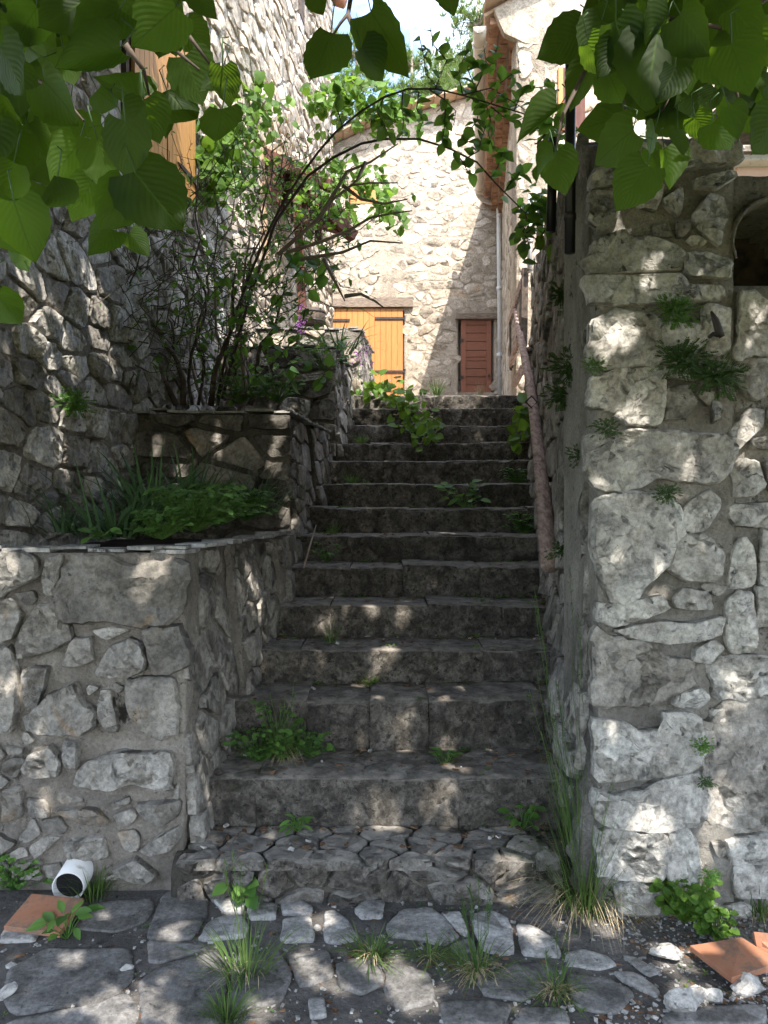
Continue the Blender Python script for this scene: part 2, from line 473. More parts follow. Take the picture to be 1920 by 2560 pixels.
def rubble(u0, u1, z0, z1, w, h, joint, seed, keep=None, jit=.42, region=None, grade=None):
    """irregular coursed cells in a rectangle; keep(u, z) drops seeds; returns convex polygons"""
    r = random.Random(seed); seeds = []
    z = z0
    while z < z1 + h:
        hh = h * r.uniform(.6, 1.45) * (grade(z) if grade else 1); u = u0 - r.uniform(0, w)
        while u < u1 + w:
            ww = w * r.choice((.45, .7, .9, 1.1, 1.5)) * (grade(z) if grade else 1)
            seeds.append((u + ww * .5 + r.uniform(-jit, jit) * ww * .4, z + hh * .5 + r.uniform(-jit, jit) * hh, r.uniform(.8, 1.25)))
            u += ww
        z += hh
    cells = []; asp = w / h * .8
    buckets = {}
    bs = w * 2.2
    for i, s in enumerate(seeds): buckets.setdefault((int(s[0] // bs), int(s[1] // bs)), []).append(i)
    for i, s in enumerate(seeds):
        if not (u0 - .02 <= s[0] <= u1 + .02 and z0 - .02 <= s[1] <= z1 + .02): continue
        if keep and not keep(s[0], s[1]): continue
        poly = [(u0, z0), (u1, z0), (u1, z1), (u0, z1)]
        bx, by = int(s[0] // bs), int(s[1] // bs)
        near = [j for ax in (-1, 0, 1) for ay in (-1, 0, 1) for j in buckets.get((bx + ax, by + ay), []) if j != i]
        near.sort(key=lambda j: (seeds[j][0] - s[0]) ** 2 + ((seeds[j][1] - s[1]) * asp) ** 2)
        for j in near[:18]:
            q = seeds[j]
            nx, ny = (q[0] - s[0]), (q[1] - s[1]) * asp * asp
            l = math.hypot(nx, ny)
            if l < 1e-6: continue
            nx /= l; ny /= l
            mx, my = (s[0] + q[0]) / 2 - nx * joint / 2, (s[1] + q[1]) / 2 - ny * joint / 2
            poly = clip(poly, (mx, my), (nx, ny))
            if len(poly) < 3: break
        if len(poly) >= 3 and area(poly) > w * h * .10: cells.append(poly)
    return cells
def soften(poly, n, r, rough=.035):
    m = len(poly); q = []
    for i in range(m):
        a, b = poly[i], poly[(i + 1) % m]
        f = r.uniform(.03, .15); g = r.uniform(.03, .15)
        q.append((a[0] * (1 - f) + b[0] * f, a[1] * (1 - f) + b[1] * f)); q.append((a[0] * g + b[0] * (1 - g), a[1] * g + b[1] * (1 - g)))
    m = len(q); seg = [math.hypot(q[(i + 1) % m][0] - q[i][0], q[(i + 1) % m][1] - q[i][1]) for i in range(m)]
    T = sum(seg); out = []; i = 0; acc = 0
    for k in range(n):
        t = T * k / n
        while acc + seg[i] < t: acc += seg[i]; i += 1
        f = (t - acc) / max(seg[i], 1e-9); a, b = q[i], q[(i + 1) % m]
        out.append((a[0] + (b[0] - a[0]) * f, a[1] + (b[1] - a[1]) * f))
    cu = sum(p[0] for p in out) / n; cz = sum(p[1] for p in out) / n
    ph = r.uniform(0, 50)
    def j(p, o): return 1.03 + rough * (1.8 * noise.noise(Vector((p[0] * 18, p[1] * 18, ph + o))) + 1.5 * noise.noise(Vector((p[0] * 55, p[1] * 55, ph + o))))
    return [(cu + (p[0] - cu) * j(p, 0), cz + (p[1] - cz) * j(p, 9)) for p in out], (cu, cz)
def stone_mesh(mb, poly, Fn, H, seed, n=26, rings=5, rough=.05, facets=4, sink=.03, lump=.25, tilt=.35):
    r = random.Random(seed)
    rim, (cu, cz) = soften(poly, n, r, rough)
    size = math.sqrt(max(area(poly), 1e-6))
    planes = []; rs_ = size * .5
    for _ in range(facets + 2):
        an = r.uniform(0, 6.283); g = r.uniform(.1, 1.0) * tilt * H / size * 2.2
        pu, pz = r.uniform(-rs_, rs_) * .7, r.uniform(-rs_, rs_) * .7
        planes.append((math.cos(an) * g, math.sin(an) * g, H * r.uniform(.8, 1.2) - math.cos(an) * g * pu * -1 * 0 , pu, pz))
    def facet(uu, zz, h):
        for a, b, c, pu, pz in planes: h = min(h, c + a * (uu - cu - pu) + b * (zz - cz - pz))
        return h
    fr = [1.0, 1.0] + [1 - (k + 1) / (rings + 1) * (1 if k < rings - 1 else 1) for k in range(rings)]
    fr[2] = max(fr[2], .93) if rings > 2 else fr[2]
    base = len(mb.v)
    for k, f in enumerate(fr):
        for (u, z) in rim:
            uu, zz = cu + (u - cu) * f, cz + (z - cz) * f
            if k == 0: h = -sink
            else:
                prof = H * (1.12 - f ** 10 * (.45 if k > 1 else .75))
                h = max(facet(uu, zz, prof), H * (.50 if k > 1 else .25))
                h += lump * H * noise.noise(Vector((uu * 9 / max(size, .08) * .12, zz * 9 / max(size, .08) * .12, seed * 1.7))) + .12 * H * noise.noise(Vector((uu * 40, zz * 40, seed * .7)))
            mb.v.append(tuple(Fn(uu, zz, h)))
    hc = max(facet(cu, cz, H * 1.12), .5 * H)
    ce = mb.vert(Fn(cu, cz, hc))
    K = len(fr)
    for k in range(K - 1):
        for i in range(n):
            j = (i + 1) % n
            mb.f.append((base + k * n + i, base + k * n + j, base + (k + 1) * n + j, base + (k + 1) * n + i))
    e = base + (K - 1) * n
    for i in range(n): mb.f.append((e + i, e + (i + 1) % n, ce))
def orient(mb):
    pass
SEED = [100]
def grow(poly, k):
    cu = sum(p[0] for p in poly) / len(poly); cz = sum(p[1] for p in poly) / len(poly)
    return [(cu + (p[0] - cu) * k, cz + (p[1] - cz) * k) for p in poly]
def filler(parent, Fn, u0, u1, z0, z1, taken, w, h, joint, seed, H, mats, limit=60, off=0.0, keep=None):
    out = []
    for c in rubble(u0, u1, z0, z1, w, h, joint, seed, jit=.6, keep=keep):
        cu = sum(p[0] for p in c) / len(c); cz = sum(p[1] for p in c) / len(c)
        pts = [(cu, cz)] + c + [((p[0] + cu) / 2, (p[1] + cz) / 2) for p in c]
        if not any(inside(t, x, y) for t in taken for x, y in pts): out.append(c)
    lay(parent, out, (lambda u, z, h_: Fn(u, z, h_ + off)), H, mats[0], n=20, rings=4, limit=limit, rough=.09, lump=.5, tilt=.5, pick=lambda r: r.choice(mats))
def lay(parent, polys, Fn, H, mat, name='stone', n=24, rings=4, limit=300, rough=.05, Hvar=.5, smooth=True, pick=None, **kw):
    """stones of a wall: the largest ones are parts, the rest one joined part"""
    def seen(poly):
        cu = sum(p[0] for p in poly) / len(poly); cz = sum(p[1] for p in poly) / len(poly)
        w = Fn(cu, cz, 0)
        if w.y < .3: return 0
        x, y = CX + w.x / w.y * F, HY - (w.z - EYE) / w.y * F
        s = area(poly) / (w.y ** 2)
        return s if (-60 < x < 1720 and -60 < y < 2270) else s * .001
    polys = sorted(polys, key=seen, reverse=True)
    rest = MB()
    for i, poly in enumerate(polys):
        SEED[0] += 1
        r = random.Random(SEED[0])
        h = H * r.uniform(1 - Hvar, 1 + Hvar)
        if i < limit:
            mb = MB(); stone_mesh(mb, poly, Fn, h, SEED[0], n, rings, rough, **kw)
            mb.build(name, (pick(r) if pick else mat), parent, smooth, sharp=20)
        else: stone_mesh(rest, poly, Fn, h, SEED[0], 10, 2, rough, **kw)
    if rest.v:
        rest.build('small_' + name, mat, parent, smooth, kind='stuff')
def face_mesh(wall, u0, u1, zb, zt, res, amp, T=.25, seed=0, rough_top=0.0, hole=None, back=0.0):
    """a solid stretch of wall core: rough front, plain back, top and ends"""
    mb = MB(); nu = max(2, int((u1 - u0) / res)); zt_m = max(zt(u0), zt(u1)); nv = max(2, int((zt_m - zb(u0)) / res))
    def fn(a, b):
        u = u0 + (u1 - u0) * a; z = lerp(zb(u), zt(u), b)
        h = amp * (fbm((u * 5 + seed, z * 5, seed), 3) + .5 * noise.noise(Vector((u * 24, z * 24, seed)))) - back
        if hole and hole(u, z): h = -T * .95
        return wall.F(u, z, h)
    mb.grid(fn, nu, nv)
    k = 0; W = nu + 1
    def bk(i):
        q = mb.v[i]; p = Vector(q)
        return mb.vert(p - wall.n * T)
    top = [nv * W + i for i in range(W)]; bot = [i for i in range(W)]
    left = [j * W for j in range(nv + 1)]; right = [j * W + nu for j in range(nv + 1)]
    for line, fl in ((top, False), (bot, True), (left, False), (right, True)):
        b = [bk(i) for i in line]
        for i in range(len(line) - 1):
            q = (line[i], line[i + 1], b[i + 1], b[i])
            mb.f.append(q[::-1] if fl else q)
    c = [bk(left[0]), bk(right[0]), bk(right[-1]), bk(left[-1])]
    mb.f.append(tuple(c)[::-1])
    return mb

# ================================================================ THE SETTING
# land: one sheet, level in front, climbing behind the houses
def land(x, y):
    z = interp([(-60, 0), (2.9, -.10), (8.0, 2.40), (16, 3.74), (19, 4.2), (60, 14), (200, 40)], y) if y > 2.6 else -.004
    if abs(x) > 6 or y > 19: z += .5 * noise.noise(Vector((x * .05, y * .05, 0))) * min(1, max(0, (abs(x) - 6) / 6) + max(0, (y - 19) / 6))
    return z
def axis(lo, hi, near, fine, coarse):
    a = []; t = lo
    while t < hi:
        a.append(t); t += fine if near[0] <= t <= near[1] else coarse
    a.append(hi); return a
gx = axis(-120, 120, (-6, 6), .5, 6); gy = axis(-40, 200, (-4, 20), .5, 6)
mb = MB()
for y in gy:
    for x in gx: mb.v.append((x, y, land(x, y) - .03))
for j in range(len(gy) - 1):
    for i in range(len(gx) - 1):
        a = j * len(gx) + i; mb.f.append((a, a + 1, a + len(gx) + 1, a + len(gx)))
g = mb.build('hillside', M_hill, None, True, (0, 0, 0)); tag(g, kind='structure')
mb = MB()
mb.grid(lambda a, b: Vector((lerp(-3.4, 3.4, a), lerp(.6, 3.3, b), .004 + .010 * fbm((a * 14, b * 6, 2), 3) + .03 * max(0, (b - .86)) * abs(a - .5) * 4)), 150, 60)
ground = mb.build('paved_ground', M_ground, None, True, (0, 2, 0)); tag(ground, kind='structure')

def gpt(px, py, z=0.0):
    d = (EYE - z) * F / (py - HY); return ((px - CX) / F * d, d)
def R7(l): return [(x * .5, 1607 + y * .5) for x, y in l]
def R8(l): return [(829.5 + x * .5, 1607 + y * .5) for x, y in l]
def R6(l): return [(829.5 + x * .5, 1080 + y * .5) for x, y in l]
def R5(l): return [(x * .5, 1080 + y * .5) for x, y in l]
def R4(l): return [(829.5 + x * .5, 518.5 + y * .5) for x, y in l]
def R2(l): return [(829.5 + x * .5, y * .5) for x, y in l]
def Fg(u, v, h): return Vector((u, v, h + .008))
light_p = [R7([(860,860),(890,790),(960,755),(1040,755),(1070,800),(1050,845)]), R7([(915,680),(1000,655),(1060,690),(1050,745),(970,740)]),
 R7([(1065,710),(1110,695),(1195,705),(1190,765),(1080,770)]), R7([(1215,700),(1290,680),(1350,720),(1340,750),(1220,745)]),
 R7([(1225,770),(1340,760),(1360,860),(1210,865)]), R7([(1400,740),(1440,730),(1500,770),(1550,850),(1480,870),(1400,860)]),
 R7([(1530,730),(1580,685),(1659,690),(1650,760),(1560,765)]), R8([(10,800),(80,730),(200,715),(260,760),(320,840),(260,880),(120,850),(30,840)]),
 R8([(370,750),(470,730),(540,770),(565,910),(500,920),(420,890)]), R8([(570,790),(640,800),(740,860),(770,935),(600,920)]),
 R8([(240,740),(330,740),(370,840),(330,830)]), R8([(985,1000),(1100,1010),(1190,1080),(1180,1110),(1030,1040)]),
 R7([(10,820),(180,815),(150,865),(0,870)]), R8([(780,920),(860,905),(960,930),(1010,970),(930,990),(800,970)]),
 R8([(1030,930),(1090,940),(1200,1000),(1140,1020)]), R7([(1330,1120),(1400,1115),(1410,1190),(1340,1200)])]
dark_p = [R7([(640,830),(700,670),(760,640),(900,650),(890,740),(840,850),(650,850)]), R7([(310,810),(400,700),(660,680),(650,760),(520,820)]),
 R7([(20,990),(200,900),(580,900),(560,1060),(420,1120),(30,1190)]), R7([(600,1050),(700,970),(960,900),(980,1000),(960,1230),(620,1230)]),
 R8([(285,880),(380,850),(400,900),(300,920)]), R7([(40,1210),(420,1140),(570,1085),(590,1230),(50,1260)]), R7([(640,860),(860,880),(900,890),(700,955),(640,950)]),
 R7([(1000,930),(1200,900),(1260,1000),(1220,1120),(1000,1160)]), R7([(1240,920),(1420,905),(1440,1010),(1300,1060),(1265,990)]),
 R7([(1450,960),(1640,930),(1659,1040),(1560,1090),(1460,1050)]), R8([(20,960),(200,1000),(220,1120),(60,1160),(0,1080)]),
 R8([(400,1010),(560,960),(700,960),(760,1040),(600,1120),(430,1100)]), R8([(790,1010),(960,1020),(1080,1090),(1010,1180),(820,1150)]),
 R8([(240,1130),(420,1120),(560,1140),(520,1220),(260,1225)]), R8([(600,1150),(780,1160),(800,1225),(560,1225)]), R8([(1200,1180),(1400,1150),(1640,1140),(1659,1225),(1220,1225)])]
for lst, mat, H in ((light_p, M_paver_l, .010), (dark_p, M_paver, .007)):
    for poly in lst:
        SEED[0] += 1
        mb = MB(); stone_mesh(mb, [gpt(*p) for p in poly], Fg, H, SEED[0], 30, 6, .04, facets=1, lump=.3, tilt=.05, sink=.02)
        mb.build('paving_stone', mat, ground, True)
# packed grit, chips and crumbs on the ground
def chips(name, pts, size, mat, seed, flat=.6):
    r = random.Random(seed); mb = MB()
    for (x, y, z) in pts:
        s = size * r.choice((.4, .6, .8, 1.3)); q = Matrix.Rotation(r.uniform(0, 6.3), 3, 'Z') @ Matrix.Rotation(r.uniform(-.4, .4), 3, 'X')
        mb.box((x, y, z + s * flat * .35), (s * r.uniform(.7, 1.5), s * r.uniform(.5, 1.0), s * flat * r.uniform(.4, 1)), q, s * .16)
    o = mb.build(name, mat, None, False); tag(o, kind='stuff'); return o

# ---------------------------------------------------------------- stone staircase
XL = [(2.9, -.86), (3.31, -.81), (3.83, -.75), (4.2, -.70), (4.56, -.64), (5.2, -.585), (5.7, -.545), (6.5, -.48), (7.1, -.415), (8, -.32)]
XR = [(2.9, .80), (3.4, .82), (4.53, 1.00), (5.0, 1.08), (6.5, 1.31), (8, 1.50)]
YN = [1852, 1680, 1515, 1400, 1305, 1222, 1155, 1095, 1043, 993, 955, 918, 880, 852]
DN = [3.01, 3.31] + [3.31 + .3935 * k for k in range(1, 13)]
ZN = [EYE - (y - HY) / F * d for y, d in zip(YN, DN)]
def stair_z(d):
    return interp([(2.9, 0)] + list(zip(DN, ZN)), d)
stairs = thing('stone_staircase', (0, 3, 0), 'worn dark stone staircase climbing between rough stone walls to the sunlit landing', 'staircase')
rs = random.Random(3)
def step_block(x0, x1, d0, d1, z0, z1, seed, worn=.012, rnd=.012):
    mb = MB(); nx = max(3, int((x1 - x0) / .022))
    prof = []
    H = z1 - z0; T = d1 - d0
    nv = 9
    for i in range(nv + 1): prof.append((0, -.03 + (H - rnd + .03) * i / nv))
    for a in (25, 50, 75): prof.append((rnd * (1 - math.cos(rad(a))), H - rnd + rnd * math.sin(rad(a))))
    nt_ = max(4, int(T / .028))
    for i in range(1, nt_ + 1): prof.append((rnd + (T + .03 - rnd) * i / nt_, H))
    W = len(prof)
    r = random.Random(seed); tx, ty = r.uniform(-.010, .008), r.uniform(-.014, .014); sx = r.uniform(-.014, .014)
    for i in range(nx + 1):
        t = i / nx; x = lerp(x0, x1, t)
        e = min(t, 1 - t) * (x1 - x0)
        edge = max(0, 1 - e / .008) ** 2 * .25
        for k, (py, pz) in enumerate(prof):
            y = d0 + py; z = z0 + pz
            near = math.exp(-((py) ** 2 + (pz - H) ** 2) / .0016)
            wv = noise.noise(Vector((x * 7, seed * .31, 1)))
            dn = worn * fbm((x * 9, y * 9 + seed, z * 9), 3) + .0045 * noise.noise(Vector((x * 34, y * 34, z * 34 + seed)))
            y += dn * (1 if k <= nv + 3 else 0) + edge * .012 * (1 if k <= nv else .3) + near * worn * (.5 + 2.0 * max(0, wv)) * .8 + sx
            z += (dn * .7 - edge * .010) * (1 if k > nv else 0) - near * worn * (.4 + 2.0 * max(0, wv)) + tx + ty * (t - .5)
            mb.v.append((x, y, z))
    for i in range(nx):
        for k in range(W - 1):
            a = i * W + k; mb.f.append((a, a + W, a + W + 1, a + 1))
    for i in (0, nx):
        c = [i * W + k for k in range(W)]
        lo = mb.vert((mb.v[i * W][0], d1 + .03, z0 - .03))
        mb.f.append(tuple(c + [lo]) if i == 0 else tuple((c + [lo])[::-1]))
    return mb
first = [(387, 487), (507, 610), (612, 728), (748, 1004), (1016, 1077), (1086, 1216)]
for k in range(14):
    d0 = DN[k]; d1 = DN[k + 1] if k < 13 else 8.6
    z1 = ZN[k]; z0 = ZN[k - 1] if k else 0.0
    step = bpy.data.objects.new('step', None); step.location = Vector((0, d0, z0)) - stairs.location; link(step, stairs)
    step.empty_display_size = .1
    if k == 0:
        WK = Wall(((380 - CX) / F * d0, d0 + .035), ((1216 - CX) / F * d0, d0 + .035))
        for i, poly in enumerate(rubble(0, WK.L, -.02, z1 - .015, .21, .11, .016, 406, jit=.5)):
            mb = MB(); stone_mesh(mb, poly, WK.F, .045 + .03 * ((i * 37) % 10) / 10, 700 + i, 32, 6, .07, facets=5, lump=.6, tilt=.6)
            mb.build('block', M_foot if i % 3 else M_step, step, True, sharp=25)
        r = random.Random(88)
        for poly in rubble((387 - CX) / F * d0, (1212 - CX) / F * d0, d0 + .0, d1 - .005, .20, .13, .014, 404, jit=.5):
            mb = MB(); stone_mesh(mb, poly, (lambda u, v, h: Vector((u, v, z1 - .022 + h + (v - d0) * .04))), .014, 900 + len(mb.v) + int(poly[0][0] * 1000), 26, 5, .05, facets=3, lump=.5, tilt=.3)
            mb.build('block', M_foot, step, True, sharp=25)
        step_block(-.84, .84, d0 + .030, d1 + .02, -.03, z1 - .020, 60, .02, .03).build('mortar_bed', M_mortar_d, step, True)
    else:
        x0, x1 = interp(XL, d0) - .10, interp(XR, d0) + .14
        xs = [x0]
        while xs[-1] < x1 - .55: xs.append(xs[-1] + rs.uniform(.28, .62))
        xs.append(x1)
        for i in range(len(xs) - 1):
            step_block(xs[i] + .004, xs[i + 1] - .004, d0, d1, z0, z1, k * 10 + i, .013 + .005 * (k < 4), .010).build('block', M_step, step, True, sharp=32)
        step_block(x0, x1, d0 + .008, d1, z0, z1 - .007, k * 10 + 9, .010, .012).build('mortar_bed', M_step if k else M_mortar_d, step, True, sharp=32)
litter = []
for k in range(13):
    for _ in range(120 if k < 4 else 50):
        t = rs.random() ** 1.6; d = lerp(DN[k + 1] - .012, DN[k] + .03, t)
        u = rs.random(); u = u if rs.random() < .5 else (u ** 3 if rs.random() < .5 else 1 - u ** 3)
        litter.append((lerp(interp(XL, d) + .02, interp(XR, d) - .02, u), d, ZN[k]))
chips('leaf_litter', litter, .017, M_litter, 8, .25)
chips('stone_chips', [litter[i] for i in range(0, len(litter), 9)], .014, M_rubble, 9, .7)

# ---------------------------------------------------------------- tall garden wall at the right of the stairs
garden = thing('garden_wall', (1.3, 2.9, 0), 'tall pale rough stone garden wall right of the stairs, with streaked plastered stair side', 'wall')
WF = Wall((.81, 2.9), (3.2, 2.9))
def z_on(py, d): return EYE - (py - HY) / F * d
ZT = z_on(318, 2.9)
# the front face: the pillar (to px 1590) is tall, the stretch beyond is lower and holds an arched opening
u_p = WF.hit(1588, 900)[0]
arch_c = WF.hit(1690, 520); arch_r = .175
def arch_hole(u, z): return ((u - arch_c[0]) / arch_r) ** 2 + ((z - arch_c[1]) / (.165)) ** 2 < 1 if z > arch_c[1] - .02 else (abs(u - arch_c[0]) < arch_r and z > arch_c[1] - .14)
face_mesh(WF, -.0, u_p, lambda u: -.05, lambda u: ZT + .01 * math.sin(u * 20), .022, .012, .55, 1, back=.012).build('mortar', M_mortar_l, garden, True)
face_mesh(WF, u_p, 2.3, lambda u: -.05, lambda u: z_on(372, 2.9), .022, .012, .5, 4, hole=arch_hole, back=.032).build('mortar', M_mortar_l, garden, True)
front = [R2([(1285,690),(1330,600),(1510,590),(1535,620),(1530,700),(1290,735)]), R2([(1340,775),(1500,742),(1525,760),(1440,815),(1350,812)]),
 R2([(890,830),(990,840),(1010,930),(960,990),(885,950)]), R2([(1090,880),(1150,800),(1200,805),(1190,860),(1170,910),(1110,900)]),
 R2([(1200,870),(1290,805),(1285,890),(1270,945)]), R2([(1340,930),(1400,850),(1460,860),(1485,930),(1455,985),(1450,1060),(1400,1020),(1345,985)]),
 R2([(885,1120),(930,1040),(1030,1000),(1060,1040),(1130,1030),(1240,1060),(1290,1095),(1270,1160),(1150,1170),(900,1185)]),
 R2([(1290,1100),(1400,1090),(1490,1130),(1480,1200),(1310,1195)]), R2([(900,740),(1000,700),(1040,740),(1000,800),(895,810)]), R2([(1060,640),(1190,620),(1250,700),(1180,780),(1060,740)]),
 R4([(895,168),(960,158),(1270,155),(1300,200),(1420,205),(1440,220),(1420,262),(1250,272),(1040,282),(900,268)]),
 R4([(905,360),(1000,305),(1170,345),(1190,430),(1180,530),(930,555),(885,480)]), R4([(1195,365),(1360,370),(1370,450),(1280,525),(1200,525)]),
 R4([(900,600),(1050,558),(1070,640),(1060,705),(990,742),(880,715)]), R4([(1080,618),(1205,592),(1200,720),(1190,790),(1060,795),(1000,750)]),
 R4([(1218,650),(1310,632),(1335,700),(1300,770),(1212,770)]), R4([(1380,290),(1490,300),(1480,480),(1400,500),(1375,430)]),
 R4([(1410,700),(1450,700),(1460,750),(1420,790)]), R4([(1070,560),(1190,545),(1330,560),(1340,610),(1210,590),(1090,610)]),
 R4([(890,850),(1190,828),(1300,840),(1460,850),(1495,900),(1480,980),(1400,1050),(1300,1040),(1180,1020),(1130,1062),(915,1065)]),
 R6([(912,20),(1000,-15),(1200,-10),(1262,55),(1265,150),(1212,270),(1080,400),(1000,420),(938,340),(918,200)]),
 R6([(1290,40),(1400,-40),(1450,20),(1380,130),(1290,130)]), R6([(1250,430),(1300,378),(1400,400),(1410,470),(1270,465)]),
 R6([(1000,560),(1200,520),(1330,530),(1445,500),(1450,570),(1350,602),(1220,617),(1100,600)]),
 R6([(920,560),(1000,600),(1130,620),(1200,680),(1310,690),(1312,790),(1240,830),(1100,880),(915,870)]),
 R6([(1340,640),(1420,600),(1460,640),(1400,700),(1330,690)]), R6([(1270,840),(1360,810),(1400,850),(1350,900),(1250,885)]),
 R6([(918,955),(1060,960),(1110,1000),(1195,985),(1200,922),(1330,930),(1360,1010),(1350,1150),(1090,1190),(920,1200)]),
 R6([(1280,160),(1380,150),(1460,230),(1440,330),(1330,350),(1230,300)]),
 R8([(930,200),(1000,220),(1100,200),(1180,160),(1350,130),(1390,240),(1340,340),(1200,360),(1050,352),(935,330)]),
 R8([(930,370),(1200,382),(1220,480),(1200,570),(1080,578),(940,560)]), R8([(1225,392),(1300,365),(1340,420),(1360,520),(1340,620),(1240,600),(1210,540)]),
 R8([(1000,620),(1100,590),(1200,640),(1180,720),(1020,730)]), R6([(930,440),(990,450),(1180,410),(1220,470),(1000,540),(925,520)])]
beyond = [R4([(1548,225),(1600,232),(1700,300),(1700,480),(1518,500),(1530,380)]), R4([(1510,560),(1560,515),(1700,520),(1690,640),(1610,690),(1540,630)]),
 R4([(1500,820),(1580,728),(1642,740),(1640,800),(1580,860),(1525,915)]), R4([(1588,862),(1700,835),(1700,905),(1600,898)]),
 R4([(1505,1010),(1550,945),(1620,960),(1645,1060),(1600,1105),(1510,1110)]), R6([(1500,20),(1700,10),(1700,115),(1512,112)]),
 R6([(1487,300),(1515,200),(1560,165),(1600,220),(1605,365),(1492,375)]), R6([(1480,440),(1530,400),(1588,420),(1600,640),(1500,655),(1478,600)]),
 R6([(1415,720),(1460,690),(1560,675),(1700,690),(1700,850),(1430,855)]), R6([(1420,905),(1600,892),(1605,930),(1590,985),(1480,990),(1430,960)]),
 R8([(1378,-60),(1430,-120),(1520,-190),(1700,-190),(1700,330),(1560,355),(1440,342),(1390,250)]), R8([(1512,530),(1700,528),(1700,665),(1520,655)]),
 R8([(1480,412),(1700,398),(1700,518),(1512,520)]), R6([(1620,380),(1700,380),(1700,540),(1610,545)]), R6([(1640,140),(1700,150),(1700,360),(1625,360)]),
 R8([(1400,700),(1560,690),(1640,760),(1420,760)]), R6([(1620,880),(1700,880),(1700,985),(1625,980)])]
taken = []
for i, poly in enumerate(front + beyond):
    SEED[0] += 1
    q = grow([WF.hit(*p) for p in poly], 1.09)
    big = area(q) > .02; taken.append(grow(q, 1.04))
    mb = MB(); bk = -.0 if i < len(front) else -.018
    stone_mesh(mb, q, (lambda u, z, h, bk=bk: WF.F(u, z, h + bk)), (.05 if big else .032), SEED[0], 44 if big else 28, 9 if big else 5, .05, facets=9 if big else 5, lump=.45, tilt=.55)
    mb.build('stone', M_pale if (i not in (2, 15, 24, 44)) else M_grey, garden, True, sharp=20)
filler(garden, WF.F, .02, u_p, .02, ZT - .02, taken, .09, .06, .018, 401, .020, [M_warm, M_grey, M_pale], 70, 0)
filler(garden, WF.F, u_p + .02, 1.2, .02, z_on(640, 2.9), taken, .11, .085, .022, 402, .020, [M_warm, M_pale], 50, -.018)
# arch ring of the opening and its dark throat
mb = MB(); pts_o = []
for i in range(25):
    a = math.pi * (1.12 - 1.24 * i / 24)
    pts_o.append((math.cos(a), math.sin(a)))
for ring, dep in ((1.0, -.30), (1.0, -.01), (1.07, .0), (1.12, -.03)):
    for (c, s_) in pts_o:
        mb.v.append(tuple(WF.F(arch_c[0] + c * arch_r * ring, arch_c[1] + s_ * .165 * ring, dep + .016 * noise.noise(Vector((c * 8, s_ * 8, ring * 9))))))
for k in range(3):
    for i in range(24):
        a = k * 25 + i; mb.f.append((a, a + 1, a + 26, a + 25))
mb.build('arch_ring', M_warm, garden, True)
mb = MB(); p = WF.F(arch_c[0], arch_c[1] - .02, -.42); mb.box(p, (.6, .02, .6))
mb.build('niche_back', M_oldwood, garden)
# big plaster side towards the stairs
def side_lean(u, z):
    zs = stair_z(2.9 + u * .98); return .095 * math.exp(-max(0, z - zs) / .35) - .0
WS = Wall((.815, 2.9), (1.60, 8.2), side_lean, flip=True)
def side_top(u): return interp([(0, ZT), (.8, 3.30), (1.6, 3.45), (3.5, 3.75), (5.4, 4.05)], u)
def side_bot(u): return interp([(0, -.1), (.4, -.05), (1, .3), (5.4, 2.3)], u)
mb = face_mesh(WS, 0.07, WS.L, side_bot, side_top, .025, .050, .34, 7)
mb.build('plaster', M_plaster, garden, True)
polys = rubble(.14, WS.L, .3, 4.0, .42, .19, .035, 21, keep=lambda u, z: side_bot(u) + .35 < z < side_top(u) - .05)
lay(garden, polys, (lambda u, z, h: WS.F(u, z, h + .012)), .030, M_grey, n=22, rings=4, limit=120, rough=.07, lump=.6)

# ---------------------------------------------------------------- left house: long rough wall running away beside the steps
lh = thing('stone_house', (-1.5, 8, 0), 'tall rough stone house on the left with honey coloured wooden shutters', 'house')
WL = Wall((-1.985, 2.8), (-.83, 12.4))
def shut_zone(u, z, m=.0):
    return (2.28 - m < u < 3.62 + m) and (3.98 - m < z < 5.30 + m)
face_mesh(WL, 0, WL.L, lambda u: .9, lambda u: 4.0, .035, .028, .4, 11).build('mortar', M_mortar, lh, True)
face_mesh(WL, 0, WL.L, lambda u: 4.0, lambda u: 9.75, .07, .03, .4, 12, hole=lambda u, z: shut_zone(u, z), back=.0).build('mortar', M_mortar_l, lh, True)
polys = rubble(0.1, 4.3, 1.25, 4.3, .33, .155, .028, 5, keep=lambda u, z: not shut_zone(u, z, .08))
lay(lh, polys, WL.F, .042, M_grey, n=30, rings=6, limit=300, rough=.07, Hvar=.6, lump=.5, tilt=.9, facets=6, pick=lambda r: M_grey if r.random() < .5 else M_pale)
polys = rubble(4.3, WL.L, 2.6, 9.7, .38, .15, .034, 6) + rubble(0.1, 4.3, 4.3, 9.7, .32, .15, .03, 9, keep=lambda u, z: not shut_zone(u, z, .08))
tower = bpy.data.objects.new('upper_wall', None); tower.location = Vector((-1, 9, 5)) - lh.location; link(tower, lh); tower.empty_display_size = .1
lay(tower, polys, WL.F, .030, M_house, n=16, rings=3, limit=290, rough=.10, Hvar=.6, lump=.5, tilt=.9, facets=3)
# end wall of the left house and its eave
WE = Wall((-3.6, 12.4), (-.83, 12.4))
mb = MB(); mb.box((-2.6, 12.62, 5.5), (3.5, .4, 8.5)); mb.build('end_wall', M_hmortar, lh)
mb = MB()
for k in range(14):
    a = WL.F(4.6 + k * .40, 9.78, .02); mb.tube([a - WL.n * .3 + Vector((0, 0, .16)), a + WL.n * .16 - Vector((0, 0, .02))], [.11, .11], 8)
mb.build('eave_tiles', M_terra, lh, True)
mb = MB(); mb.beam(WL.F(WL.L + .1, 9.45, .03), WL.F(WL.L + .1, 9.9, .03), .12, .2); mb.build('eave_board', M_terra, lh)
